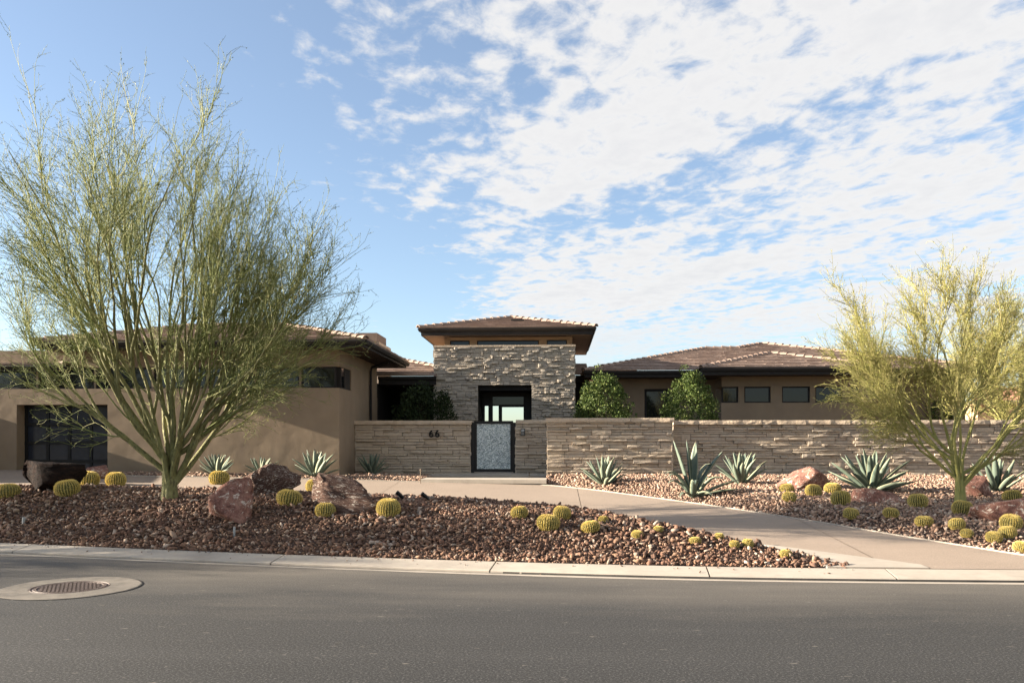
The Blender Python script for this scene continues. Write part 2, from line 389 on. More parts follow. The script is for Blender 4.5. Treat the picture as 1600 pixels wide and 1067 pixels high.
    t = NT('palo_bark_bright'); c = t.ramp(t.noise(3.5, 5, .6), [(.3, (.20, .205, .062)), (.7, (.33, .305, .11))])  # bright set: sunlight on the right tree put into its colours
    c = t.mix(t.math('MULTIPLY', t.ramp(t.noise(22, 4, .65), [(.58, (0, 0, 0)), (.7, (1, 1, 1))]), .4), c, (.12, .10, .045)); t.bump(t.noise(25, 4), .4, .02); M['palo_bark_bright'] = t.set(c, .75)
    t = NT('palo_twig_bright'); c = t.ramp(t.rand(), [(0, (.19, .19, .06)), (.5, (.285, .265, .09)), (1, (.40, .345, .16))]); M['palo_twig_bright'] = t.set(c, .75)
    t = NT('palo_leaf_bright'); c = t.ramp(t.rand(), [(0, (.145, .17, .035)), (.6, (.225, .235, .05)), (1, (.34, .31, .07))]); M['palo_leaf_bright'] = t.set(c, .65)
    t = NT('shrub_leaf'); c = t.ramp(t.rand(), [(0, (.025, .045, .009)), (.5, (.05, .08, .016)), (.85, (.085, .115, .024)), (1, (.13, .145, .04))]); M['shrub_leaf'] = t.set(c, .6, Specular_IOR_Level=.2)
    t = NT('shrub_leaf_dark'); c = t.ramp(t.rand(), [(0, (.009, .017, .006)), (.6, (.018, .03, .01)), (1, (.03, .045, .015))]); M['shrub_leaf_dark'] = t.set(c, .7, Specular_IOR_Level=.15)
    mat_simple('stem', (.12, .09, .06), .85, .3, 20)
    t = NT('agave'); uv = t.n('ShaderNodeUVMap'); sp = t.n('ShaderNodeSeparateXYZ'); t.l(uv.outputs[0], sp.inputs[0])
    edge = t.math('ABSOLUTE', t.math('SUBTRACT', sp.outputs[0], .5))
    c = t.ramp(t.noise(7, 4, .6), [(.3, (.075, .11, .085)), (.7, (.13, .17, .135))])
    c = t.mix(.5, c, t.ramp(t.rand(), [(0, (.065, .095, .075)), (1, (.165, .195, .145))]))
    c = t.mix(t.math('MULTIPLY', t.ramp(edge, [(.40, (0, 0, 0)), (.46, (1, 1, 1))]), .65), c, (.36, .34, .20))
    c = t.mix(t.ramp(sp.outputs[1], [(.94, (0, 0, 0)), (.98, (1, 1, 1))]), c, (.07, .05, .035)); t.bump(t.noise(16, 3, sc=(1, 1, .4)), .15, .02)
    M['agave'] = t.set(c, .6)
    t = NT('cactus_skin'); c = t.ramp(t.noise(10, 4), [(.3, (.075, .08, .022)), (.7, (.125, .122, .038))]); M['cactus_skin'] = t.set(c, .6)
    t = NT('cactus_spine'); c = t.ramp(t.geo.outputs['Random Per Island'], [(0, (.52, .39, .085)), (.5, (.70, .54, .16)), (1, (.84, .72, .34))]); M['cactus_spine'] = t.set(c, .55)
    mat_simple('cactus_wool', (.45, .33, .14), .9, .25, 40, .5, 120)
    mat_simple('cactus_bud', (.28, .12, .045), .8, .35, 40)
    mat_simple('far_tile', (.34, .165, .12), .85, .35, 1.8)
    mat_simple('far_wall', (.45, .31, .19), .9, .1, 1)
make_materials()


# ------------------------------------------------------------------ the land: ground, road, kerb, driveway, beds
rng = np.random.default_rng(11); random.seed(11)
def grid_faces(nx, ny):
    i = np.arange(nx - 1)[:, None] * ny + np.arange(ny - 1)[None, :]
    i = i.ravel(); return np.stack([i, i + ny, i + ny + 1, i + 1], 1)
def strip(name, xs, ya, yb, ny, zf, mat, parent=None, smooth=True):
    xs = np.asarray(xs, float); a = ya(xs); b = yb(xs); t = np.linspace(0, 1, ny)
    Xg = np.repeat(xs[:, None], ny, 1); Yg = a[:, None] * (1 - t) + b[:, None] * t
    Zg = zf(Xg, Yg); off = WL.get(parent.name, Vector((0, 0, 0))) if parent else Vector((0, 0, 0))
    V = np.stack([Xg - off.x, Yg - off.y, Zg - off.z], -1).reshape(-1, 3)
    return link(name, arr_mesh(name, V, grid_faces(len(xs), ny)), mat, parent, smooth)

gx = np.concatenate([[-3000, -900, -300, -120], np.linspace(-60, 60, 81), [120, 300, 900, 3000]])
gy = np.concatenate([[-3000, -600, -150, -40], np.linspace(-12, 60, 60), [90, 200, 600, 3000]])
Xg, Yg = np.meshgrid(gx, gy, indexing='ij')
Zg = np.where(Yg < Yk(Xg) + 1.0, -0.10, T(Xg, Yg) - 0.10)
Zg = np.where(Yg > 60, 0.6, Zg); Zg = np.where(Yg > 500, -6.0, Zg)
tag(link('ground', arr_mesh('ground', np.stack([Xg, Yg, Zg], -1).reshape(-1, 3), grid_faces(len(gx), len(gy))), M['earth'], None, True), kind='structure')

xs = np.linspace(-60, 60, 241)
tag(strip('road', xs, lambda x: np.full_like(x, -9.0), lambda x: Yk(x) - 0.56, 40, lambda x, y: 0 * x + 0.0, M['asphalt']), kind='structure')
# gutter pan, then kerb stones with joints
kerb = tag(empty('kerb', (0, 12, 0)), kind='structure')
strip('gutter', xs, lambda x: Yk(x) - 0.59, lambda x: Yk(x) - 0.455, 3, lambda x, y: 0 * x + 0.004, M['concrete'], kerb)
strip('gutter_dark_strip', xs, lambda x: Yk(x) - 0.462, lambda x: Yk(x) - 0.40, 3, lambda x, y: 0 * x + 0.007, M['kerb_face'], kerb)  # narrow dark strip where the gutter meets the kerb
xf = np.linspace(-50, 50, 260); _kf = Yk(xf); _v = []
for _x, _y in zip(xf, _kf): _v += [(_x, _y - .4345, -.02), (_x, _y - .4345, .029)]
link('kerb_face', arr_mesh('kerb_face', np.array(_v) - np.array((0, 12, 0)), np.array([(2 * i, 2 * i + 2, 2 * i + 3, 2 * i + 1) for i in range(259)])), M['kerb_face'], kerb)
def kerb_stone(x0, x1):
    n = 8; prof = [(-0.43, -0.05), (-0.43, 0.030), (-0.405, 0.043), (-0.10, 0.095), (-0.03, 0.108), (0.0, 0.103), (0.0, -0.05)]
    m = MB(); xx = np.linspace(x0 + .011, x1 - .011, n); V = []
    for x in xx:
        sl = float(Yk(x + .1) - Yk(x - .1)) / .2; ln = math.hypot(1, sl); nx, ny = -sl / ln, 1 / ln
        for d, z in prof: V.append((x + nx * d, float(Yk(x)) + ny * d, z))
    k = len(prof); F = []
    for i in range(n - 1):
        for j in range(k - 1): F.append((i * k + j, (i + 1) * k + j, (i + 1) * k + j + 1, i * k + j + 1))
    F.append(tuple(range(k))[::-1]); F.append(tuple((n - 1) * k + j for j in range(k)))
    m.add(V, F); return m
_j = [X(px, 12.3 if px > 300 else 13.8) for px in (72, 442, 779, 1088, 1345)]
_j = [_j[0] - 3.4 * k for k in range(6, 0, -1)] + _j + [_j[-1] + 3.1 * k for k in range(1, 8)]
for a, b in zip(_j[:-1], _j[1:]): kerb_stone(a, b).build('kerb_stone', M['concrete'], kerb)
# seam of dark dirt in the joint behind the kerb
# driveway slabs
drive = tag(empty('driveway', (0, 18, .3)), kind='structure')
def drive_front(x): return np.where(x < TIPX, np.maximum(Yi(x), Yk(x)) + .127, Yk(x) - .015)
def drive_back(x): return np.where(x < X(170, 23.4), 23.9, Yo(x) - .13)
cuts = [-40, -24, -17, X(170, 23.4), -9.0, -4.2, 0.55, 4.6, 8.2, 12.2]
for a, b in zip(cuts[:-1], cuts[1:]):
    strip('slab', np.linspace(a + .006, b - .006, 24), drive_front, drive_back, 12, lambda x, y: T(x, y) + 0.012, M['driveway'], drive)
# pale concrete bands along both sides of the driveway
def band(name, x0, x1, f, w0, w1):
    n = 120; xx = np.linspace(x0, x1, n); m = MB(); V = []; F = []
    for x in xx:
        y0 = float(f(x)); zt = float(T(np.array(x), np.array(y0)))
        for dy, dz in ((w0, -.06), (w0, .022), (w1, .022), (w1, -.06)): V.append((x, y0 + dy, zt + dz))
    for i in range(n - 1):
        for j in range(3): F.append((i * 4 + j, (i + 1) * 4 + j, (i + 1) * 4 + j + 1, i * 4 + j + 1))
    m.add(V, F); return m.build(name, M['concrete'], drive)
band('edge_band', -40, TIPX - .02, Yi, 0.0, .125)
band('edge_band', X(172, 22.5), 12.5, Yo, -.125, 0.0)
_xa = TIPX - .8; _za = float(T(np.array(_xa), np.array(float(Yi(_xa)))))
MB().prism([(_xa, float(Yi(_xa)) - .02, _za - .05), (_xa + .1, float(Yi(_xa + .1)) + .126, _za - .05), (TIPX + 1.0, float(Yk(TIPX + 1.0)) + .25, .06), (TIPX + 1.0, float(Yk(TIPX + 1.0)) + .003, .05), (TIPX, float(Yk(TIPX)) + .003, .05), (TIPX - .35, float(Yk(TIPX - .35)) + .004, .05)], (0, 0, .075)).build('edge_tip', M['concrete'], drive)
# pale apron below the entry steps
m = MB(); a0, a1 = X(660, 22.3), X(854, 22.2)
ya = float(Yo(a0)); yb = float(Yo(a1))
za = float(T(np.array(a0), np.array(22.6))); zb = float(T(np.array(a1), np.array(22.6)))
m.prism([(a0, ya - .10, za - .06), (a1, yb - .10, za - .06), (a1, 23.05, za - .06), (a0, 23.05, za - .06)], (0, 0, .10)); m.build('apron', M['concrete'], drive)

# beds (soil sheets) and their gravel
xl = np.concatenate([np.linspace(-40, -18, 20)[:-1], np.linspace(-18, TIPX, 160)])
bedl = tag(strip('gravel_bed', xl, Yk, lambda x: Yi(x) - .0, 40, lambda x, y: T(x, y) + mound_left(x, y) - .012, M['bed_soil']), kind='structure')
xr = np.linspace(-0.25, 22, 120)
bedr = tag(strip('gravel_bed', xr, Yo, lambda x: 0 * x + 25.0, 40, lambda x, y: T(x, y) + mound_right(x, y) - .012, M['bed_soil']), kind='structure')
xw = np.linspace(X(168, 22.6), -.25, 60)
bedw = tag(strip('gravel_bed', xw, Yo, lambda x: 0 * x + 25.6, 16, lambda x, y: T(x, y) - .004, M['bed_soil']), kind='structure')

def rock_base(n, seed):
    import bmesh
    out = []
    r = np.random.default_rng(seed)
    for i in range(n):
        bm = bmesh.new(); bmesh.ops.create_icosphere(bm, subdivisions=1, radius=1)
        V = np.array([v.co[:] for v in bm.verts]); F = np.array([[v.index for v in f.verts] for f in bm.faces]); bm.free()
        V = V * (1 + r.uniform(-.42, .30, (len(V), 1)))
        for _ in range(5):
            nrm = r.normal(size=3); nrm /= np.linalg.norm(nrm); d = V @ nrm; lim = r.uniform(.30, .62)
            V = V - np.clip(d - lim, 0, None)[:, None] * nrm
        out.append((V, F))
    return out
ROCKS = rock_base(8, 5)
def scatter(name, pts, size, mat, kind='stuff', flat=.62, parent=None, seed=1):
    """joined pebbles: pts (n,3), size (n,)"""
    r = np.random.default_rng(seed); n = len(pts)
    Vs = []; Fs = []; base = 0; which = r.integers(0, len(ROCKS), n)
    for k, (V, F) in enumerate(ROCKS):
        idx = np.nonzero(which == k)[0]
        if not len(idx): continue
        q = r.normal(size=(len(idx), 4)); q /= np.linalg.norm(q, axis=1)[:, None]
        w, x, y, z = q.T
        Rm = np.stack([1 - 2 * (y * y + z * z), 2 * (x * y - z * w), 2 * (x * z + y * w), 2 * (x * y + z * w), 1 - 2 * (x * x + z * z), 2 * (y * z - x * w), 2 * (x * z - y * w), 2 * (y * z + x * w), 1 - 2 * (x * x + y * y)], -1).reshape(-1, 3, 3)
        asp = np.stack([r.uniform(.8, 1.6, len(idx)), r.uniform(.6, 1.05, len(idx)), r.uniform(.35, .75, len(idx))], 1)
        P = (V[None] * asp[:, None, :]) @ Rm.transpose(0, 2, 1)
        P = P * size[idx][:, None, None] * np.array([1, 1, .8]) + pts[idx][:, None, :]
        Vs.append(P.reshape(-1, 3)); Fs.append((F[None] + (np.arange(len(idx)) * len(V))[:, None, None] + base).reshape(-1, 3)); base += len(idx) * len(V)
    o = link(name, arr_mesh(name, np.concatenate(Vs), np.concatenate(Fs)), mat, parent)
    return o
def bed_points(x0, x1, ya, yb, sp, r, inset=.03):
    """jittered points between two curves"""
    P = []
    for x in np.arange(x0, x1, sp):
        a = float(ya(x)) + inset; b = float(yb(x)) - inset
        if b - a < .02: continue
        ys = np.arange(a, b, sp); P.append(np.stack([np.full(len(ys), x), ys], 1))
    P = np.concatenate(P); P = P + r.uniform(-.6, .6, P.shape) * sp
    ok = (P[:, 1] > ya(P[:, 0]) + inset * .5) & (P[:, 1] < yb(P[:, 0]) - inset * .5); return P[ok]
def lay(P, r, smin, smax):
    sz = smin + (smax - smin) * r.random(len(P)) ** 2.4 * (.8 + .4 * (np.sin(P[:, 0] * 1.7 + np.sin(P[:, 1] * 2.3)) * .5 + .5)); sz = np.where(r.random(len(P)) < .012, sz * 1.7, sz)
    z = G(P[:, 0], P[:, 1]) + sz * r.uniform(.05, .55, len(P)); return np.column_stack([P, z]), sz
P = bed_points(-14.6, TIPX - .05, Yk, Yi, .050, rng); pts, sz = lay(P, rng, .021, .072)
_sx = rng.uniform(-14, TIPX, 260); _sy = np.where(rng.random(260) < .5, Yk(_sx) - rng.exponential(.12, 260) - .02, Yi(_sx) + rng.exponential(.12, 260)); _ss = rng.uniform(.008, .022, 260)
_sz = np.where(_sy < Yk(_sx), np.interp(Yk(_sx) - _sy, [0, .03, .1, .4, .44], [.105, .108, .095, .045, .004]), T(_sx, _sy) + .02)
pts = np.concatenate([pts, np.column_stack([_sx, _sy, _sz + _ss * .4])]); sz = np.concatenate([sz, _ss])
tag(scatter('gravel', pts, sz, M['gravel_stone'], seed=2), 'brown and rust angular landscape gravel covering the kerbside bed', 'gravel', kind='stuff')
P = bed_points(-.2, 14.2, Yo, lambda x: 0 * x + 23.25, .056, rng); pts, sz = lay(P, rng, .022, .066)
tag(scatter('gravel', pts, sz, M['gravel_pale'], seed=3), 'sunlit tan and pink gravel in the bed below the long stone wall', 'gravel', kind='stuff')
P = bed_points(X(172, 22.6), a0 - .02, Yo, lambda x: np.where(x < X(555, 24.5), 23.4, 25.2), .08, rng); pts, sz = lay(P, rng, .03, .062)
tag(scatter('gravel', pts, sz, M['gravel_pale'], seed=4), 'narrow strip of gravel between driveway and stucco wing', 'gravel', kind='stuff')

# ------------------------------------------------------------------ stone cladding
def stone_mesh(k):
    """split-faced ledge stone, 1 x 1 x 1: x -.5..+.5, front at y=-1, z -.5..+.5"""
    r = random.Random(k); xs = [-.5, -.2, .18, .5]; zs = [-.5, -.05, .5]
    V = []; F = []
    for iz, z in enumerate(zs):
        for ix, x in enumerate(xs):
            e = (ix in (0, 3)) + (iz in (0, 2))
            V.append((x * (1 - .012 * (ix in (0, 3))) + r.uniform(-.04, .04) * (0 < ix < 3), -1 + r.uniform(-.08, .08) + .09 * e, z * (1 - .05 * (iz in (0, 2))) + r.uniform(-.05, .05)))
    for iz in range(2):
        for ix in range(3):
            a = iz * 4 + ix; F.append((a, a + 1, a + 5, a + 4))
    V += [(-.5, 0, -.5), (.5, 0, -.5), (.5, 0, .5), (-.5, 0, .5)]
    F += [(0, 12, 13, 3, 2, 1), (8, 9, 10, 11, 14, 15), (0, 4, 8, 15, 12), (3, 13, 14, 11, 7)]
    me = bpy.data.meshes.new('stone'); me.from_pydata(V, [], F); me.update(); return me
def pack(w, h, ch, cw, r, wmin, wmax, pdouble, hole=None):
    """random interlocking rectangles; returns (x, z, w, h) in metres"""
    nx = int(round(w / cw)); nz = int(round(h / ch)); ch = h / nz; cw = w / nx
    rows = [0.0]
    for i in range(nz): rows.append(rows[-1] + r.uniform(.65, 1.35))
    rows = [q / rows[-1] * h for q in rows]
    occ = [[False] * nx for _ in range(nz)]
    if hole:
        for iz in range(nz):
            for ix in range(nx):
                cxm = (ix + .5) * cw; czm = (rows[iz] + rows[iz + 1]) / 2
                if hole[0] < cxm < hole[1] and hole[2] < czm < hole[3]: occ[iz][ix] = True
    out = []
    for iz in range(nz):
        ix = 0
        while ix < nx:
            if occ[iz][ix]: ix += 1; continue
            n = r.randint(wmin, wmax); k = 0
            while k < n and ix + k < nx and not occ[iz][ix + k]: k += 1
            if ix + k < nx and nx - ix - k < 2 and not any(occ[iz][ix + k:]): k = nx - ix
            hh = 1
            if iz + 1 < nz and r.random() < pdouble and k <= wmax * .8 and not any(occ[iz + 1][ix:ix + k]): hh = 2
            for a in range(hh):
                for b in range(k): occ[iz + a][ix + b] = True
            z0 = rows[iz]; z1 = rows[iz + hh]
            out.append((ix * cw, z0, k * cw, z1 - z0)); ix += k
    return out
STONES = [stone_mesh(i) for i in range(8)]
def clad(parent, x0, yf, z0, w, h, mat, seed, ch=.105, cw=.055, wmin=3, wmax=12, pd=.16, hole=None, dmin=.05, dmax=.12, limit=300, zvis=None, side=None):
    """lay stones on a wall face at y = yf (facing -Y); side='x': face x = x0 facing +X/-X"""
    r = random.Random(seed); off = WL[parent.name]
    rects = pack(w, h, ch, cw, r, wmin, wmax, pd, hole)
    for me in STONES:
        if not me.materials: me.materials.append(mat)
    items = []
    for (x, z, ww, hh) in rects:
        d = dmin + (dmax - dmin) * r.random() ** 1.3
        items.append((x0 + x + ww / 2, z0 + z + hh / 2, ww - .007, hh - .008, d, r.randrange(8), r.uniform(-.012, .012)))
    vis = [it for it in items if zvis is None or it[1] > zvis]
    vis.sort(key=lambda it: -it[2] * it[3]); main = vis[:limit]; keep = set(id(i) for i in main)
    rest = [i for i in items if id(i) not in keep]
    for (cx, cz, ww, hh, d, k, rot) in main:
        o = bpy.data.objects.new('stone', mesh_for(k, mat)); COL.objects.link(o); o.parent = parent
        o.location = (cx - off.x, yf - off.y, cz - off.z); o.scale = (ww, d, hh); o.rotation_euler = (0, 0, rot)
    if rest:
        m = MB()
        for (cx, cz, ww, hh, d, k, rot) in rest:
            me = mesh_for(k, mat); c, s = math.cos(rot), math.sin(rot)
            m.add([(cx + v.co.x * ww * c - v.co.y * d * s, yf + v.co.x * ww * s + v.co.y * d * c, cz + v.co.z * hh) for v in me.vertices], [tuple(p.vertices) for p in me.polygons])
        tag(m.build('small_stones', mat, parent), kind='stuff')
_mm = {}
def mesh_for(k, mat):
    key = (k, mat.name)
    if key not in _mm:
        me = STONES[k].copy(); me.materials.clear(); me.materials.append(mat); _mm[key] = me
    return _mm[key]

# ------------------------------------------------------------------ roofs
def cap_mesh():
    """barrel hip tile, 0.42 long along +X, lower end proud"""
    m = MB(); n = 7; V = []; F = []
    for i, (x, r) in enumerate(((0, .118), (.44, .096))):
        for j in range(n):
            th = math.pi * j / (n - 1)
            V.append((x, math.cos(th) * r, math.sin(th) * r * .85 + (0.03 if i == 0 else 0.0)))
    for i, (x, r) in enumerate(((0, .09), (.44, .07))):
        for j in range(n):
            th = math.pi * j / (n - 1); V.append((x, math.cos(th) * r, math.sin(th) * r * .8 + (0.03 if i == 0 else 0.0)))
    for j in range(n - 1):
        F.append((j, j + 1, n + j + 1, n + j)); F.append((2 * n + j + 1, 2 * n + j, 3 * n + j, 3 * n + j + 1)); F.append((j + 1, j, 2 * n + j, 2 * n + j + 1))
    m.add(V, F); me = m.mesh('hip_tile'); me.materials.append(M['roof_tile']); return me
CAP = cap_mesh()
def caps(parent, a, b, name='hip_tile'):
    """row of cap tiles from low end a to high end b"""
    a = Vector(a); b = Vector(b); d = b - a; L = d.length; n = max(1, round(L / .38)); step = L / n; u = d.normalized()
    yv = Vector((0, 0, 1)).cross(u).normalized(); zv = u.cross(yv); off = WL[parent.name]
    for i in range(n):
        Mx = Matrix(((u.x, yv.x, zv.x), (u.y, yv.y, zv.y), (u.z, yv.z, zv.z)))
        o = bpy.data.objects.new(name, CAP); COL.objects.link(o); o.parent = parent
        e = Mx.to_euler(); o.rotation_euler = (e.x + random.uniform(-.03, .03), e.y, e.z + random.uniform(-.03, .03)); p = a + u * (i * step) - off; o.location = p + Vector((0, 0, -.012 + random.uniform(-.006, .006)))
        o.scale = (step / .38 * 1.04, 1, 1)
def tile_plane(mb, poly, eave_a, eave_b, row=.40, wid=.33, seed=0, thick=.055):
    """flat tiles over a planar polygon; eave_a -> eave_b is the low edge (left to right seen from outside)"""
    r = random.Random(seed); A = Vector(eave_a); U = (Vector(eave_b) - A); U.normalize()
    P = [Vector(p) for p in poly]; n = (P[1] - P[0]).cross(P[2] - P[0]).normalized()
    if n.z < 0: n = -n
    Vv = n.cross(U).normalized()
    if Vv.z < 0: Vv = -Vv
    Q = [((p - A).dot(U), (p - A).dot(Vv)) for p in P]
    vmax = max(q[1] for q in Q)
    def xr(v):
        xs = []
        for i in range(len(Q)):
            (x0, v0), (x1, v1) = Q[i], Q[(i + 1) % len(Q)]
            if (v0 - v) * (v1 - v) <= 0 and abs(v1 - v0) > 1e-9: xs.append(x0 + (x1 - x0) * (v - v0) / (v1 - v0))
        return (min(xs), max(xs)) if len(xs) >= 2 else None
    nrow = max(1, int(math.ceil(vmax / row)))
    for i in range(nrow):
        v0 = i * row; v1 = min(v0 + row * 1.02, vmax); q0 = xr(min(v0 + .002, vmax - .001)); q1 = xr(max(v1 - .002, .001))
        if not q0 or not q1: continue
        x = q0[0] - (wid * .5 if i % 2 else 0) - r.uniform(0, .05)
        while x < q0[1]:
            xa = max(x + .003, q0[0]); xb = min(x + wid - .003, q0[1]); x += wid
            ya_ = max(xa, q1[0]); yb_ = min(xb, q1[1])
            if xb - xa < .02: continue
            if yb_ < ya_:
                mid = min(max((xa + xb) / 2, q1[0]), q1[1]); ya_ = yb_ = mid
            h = thick + r.uniform(-.006, .008); t = .008
            pts = [A + U * xa + Vv * v0 + n * h, A + U * xb + Vv * v0 + n * h, A + U * yb_ + Vv * v1 + n * t, A + U * ya_ + Vv * v1 + n * t, A + U * xa + Vv * v0, A + U * xb + Vv * v0]
            f = [(0, 1, 2, 3), (4, 5, 1, 0), (4, 0, 3), (5, 2, 1)]
            if yb_ - ya_ < 1e-4: pts[3] = pts[2] + U * -.001
            mb.add(pts, f)
def hip_roof(house, x0, x1, y0, y1, z, pitch, D=None, fascia=.18, soffit_mat='soffit', name='roof', soffit_z=None, back=False, seed=0, boards=None):
    D = D or min(x1 - x0, y1 - y0) / 2
    if x1 - x0 >= y1 - y0: rA = (x0 + D, y0 + D, z + D * pitch); rB = (x1 - D, y0 + D, z + D * pitch)
    else: rA = ((x0 + x1) / 2, y0 + D, z + D * pitch); rB = ((x0 + x1) / 2, y1 - D, z + D * pitch)
    c = [(x0, y0, z), (x1, y0, z), (x1, y1, z), (x0, y1, z)]
    wide = x1 - x0 >= y1 - y0
    planes = [([c[0], c[1], rB, rA] if wide else [c[0], c[1], rA]), ([c[1], c[2], rB] if wide else [c[1], c[2], rB, rA]), ([c[2], c[3], rA, rB] if wide else [c[2], c[3], rB]), ([c[3], c[0], rA] if wide else [c[3], c[0], rA, rB])]
    deck = MB()
    for p in planes: deck.add(p, [tuple(range(len(p)))])
    ro = deck.build(name, M['roof_tile'], house)
    mb = MB()
    for k, p in enumerate(planes):
        if k == 2 and not back: continue
        tile_plane(mb, p, p[0], p[1], seed=seed * 10 + k)
    tag(mb.build('roof_tiles', M['roof_tile'], ro), kind='stuff')
    caps(ro, c[0], rA); caps(ro, c[1], rB if wide else rA)
    if wide: caps(ro, rA, rB, 'ridge_tile')
    else: caps(ro, rA, rB, 'ridge_tile')
    if back: caps(ro, c[2], rB); caps(ro, c[3], rA if wide else rB)
    zf = z - .012
    g = .10
    for nm, a in (('front', None),):
        m = MB(); m.box(x0 + g, x1 - g, y0 + g, y0 + g + .03, zf - fascia, zf); m.box(x0 + g, x1 - g, y1 - g - .03, y1 - g, zf - fascia, zf)
        m.box(x0 + g, x0 + g + .03, y0 + g + .031, y1 - g - .031, zf - fascia, zf); m.box(x1 - g - .03, x1 - g, y0 + g + .031, y1 - g - .031, zf - fascia, zf)
        m.build('fascia', M['bronze'], house)
    # half-round-bottomed gutters, front and the two sides
    def gutter(a, b, outn):
        a = Vector(a); b = Vector(b); o = Vector(outn)
        pr = [(0.0, 0.0), (.11, 0.0), (.115, -.03), (.095, -.06), (.07, -.10), (0.0, -.105)]
        poly = [a + o * d + Vector((0, 0, h)) for d, h in pr]
        MB().prism(poly, b - a).build('rain_gutter', M['bronze'], house)
    zg = zf - .005
    gutter((x0 + .02, y0 + g - .003, zg), (x1 - .02, y0 + g - .003, zg), (0, -1, 0))
    gutter((x1 - g + .003, y0 + .02, zg), (x1 - g + .003, y1 - .02, zg), (1, 0, 0))
    gutter((x0 + g - .003, y0 + .02, zg), (x0 + g - .003, y1 - .02, zg), (-1, 0, 0))
    sz = soffit_z if soffit_z is not None else zf - fascia + .02
    m = MB(); b0 = x0 + g + .032
    if boards:
        yy = y0 + g + .034
        xx = b0
        while xx < x1 - g - .04:
            xe = min(xx + boards, x1 - g - .034); m.box(xx, xe - .012, yy, y1 - g - .034, sz, sz + .02); xx += boards
        m.box(b0, x1 - g - .034, yy, y1 - g - .034, sz + .012, sz + .03)
    else: m.box(b0, x1 - g - .034, y0 + g + .034, y1 - g - .034, sz, sz + .02)
    m.build('soffit', M[soffit_mat], house)
    return ro, rA, rB

# ------------------------------------------------------------------ the house
house = tag(empty('house', (-2, 26, .8)), 'low desert house of brown stucco and ledge stone under hipped tile roofs', 'house')
def part(name, mat, fn, parent=house, smooth=False):
    m = MB(); fn(m); return m.build(name, M[mat], parent, smooth)
def window(x0, x1, y, z0, z1, fr=.045, mat='glass_dark', depth=.06, mull=(), parent=house, nm='window'):
    """framed window facing -Y: frame bars proud, pane behind"""
    w = part(nm, 'bronze', lambda m: (m.box(x0, x1, y, y + depth, z0, z0 + fr), m.box(x0, x1, y, y + depth, z1 - fr, z1), m.box(x0, x0 + fr, y, y + depth, z0 + fr, z1 - fr), m.box(x1 - fr, x1, y, y + depth, z0 + fr, z1 - fr)), parent)
    for q in mull: part('mullion', 'bronze', lambda m: m.box(q - fr / 2, q + fr / 2, y + .002, y + depth, z0 + fr, z1 - fr), w)
    xs_ = [x0 + fr] + list(mull) + [x1 - fr]
    for a, b in zip(xs_[:-1], xs_[1:]):
        part('pane', mat, lambda m: m.box(a + .001, b - .001, y + depth * .5, y + depth * .5 + .012, z0 + fr + .001, z1 - fr - .001), w)
    return w

# --- garage wing (stucco)
xC = X(530, YG); zl = Zp(606, 480, YG); zw = Zp(572, 480, YG); zsof = Zp(541, 565, 22.6); zed = zsof + .20
gx0, gx1 = X(26, YG), X(168, YG); gz1 = Zp(632, 100, YG); yB = 28.6
part('wall', 'stucco', lambda m: (m.box(-24, gx0, YG, YG + .45, .3, zl), m.box(gx0, gx1, YG, YG + .45, gz1, zl), m.box(gx1, xC, YG, YG + .45, .3, zl)))
part('wall', 'stucco', lambda m: (m.box(xC - .40, xC, YG + .451, yB, .3, zl), m.box(xC - .40, xC - .012, 24.95, yB, zl + .001, zsof + .1)))
part('wall', 'stucco', lambda m: (m.box(-24, xC - .14, YG + .13, YG + .42, zw, zsof + .06), m.box(xC - .139, xC - .012, YG + .13, 24.949, zw, zsof + .06)))
part('foundation', 'chimney', lambda m: m.box(gx1 + .02, xC - .03, YG + .03, YG + .2, .3, Zp(737.5, 430, YG) + .0) if False else m.box(gx1 + .02, xC + .012, YG - .012, YG + .10, .3, Zp(738, 430, YG)))
part('wall', 'stucco', lambda m: m.box(-19.2, -18.4, 20.6, YG - .002, .3, 3.15))  # added wall end out of view, there to shade the garage front
# clerestory ribbon behind the ledge
wx = [X(p, YG + .2) for p in (-110, -30, 60, 150, 240, 325, 400, 470, 527)]
for a, b in zip(wx[:-1], wx[1:]):
    window(a + .03, b - .03, YG + .17, zl + .004, zw - .004)
    part('post', 'stucco', lambda m: m.box(a - .029, a + .029, YG + .14, YG + .4, zl + .003, zw - .003))
part('window_reveal', 'bronze', lambda m: m.box(xC - .30, xC - .05, YG + .30, 24.94, zl + .003, zw - .003))
sw = part('window', 'bronze', lambda m: (m.box(xC - .049, xC - .025, YG + .30, YG + .36, zl + .003, zw - .003), m.box(xC - .049, xC - .025, 24.2, 24.26, zl + .003, zw - .003), m.box(xC - .049, xC - .025, YG + .3601, 24.1999, zl + .003, zl + .04)))
part('pane', 'glass_dark', lambda m: m.box(xC - .048, xC - .04, YG + .361, 24.199, zl + .041, zw - .01), sw)
# roof of the wing and of the lower garage end
rx0 = X(78, YG); rx1 = X(572, 22.6)
ro, rA, rB = hip_roof(house, rx0, rx1, 22.6, 29.4, zed, .265, boards=.14, seed=1)
ge = Zp(566, 30, 22.7)
hip_roof(house, -17.7, X(104, 23.4), 23.40, 27.3, ge, .24, seed=2)
part('downspout', 'bronze', lambda m: m.tube([(xC + .05, 27.35, .8), (xC + .05, 27.35, zsof - .28), (xC + .12, 27.2, zsof - .16), (xC + .75, 26.9, zsof - .03)], .042, 8))
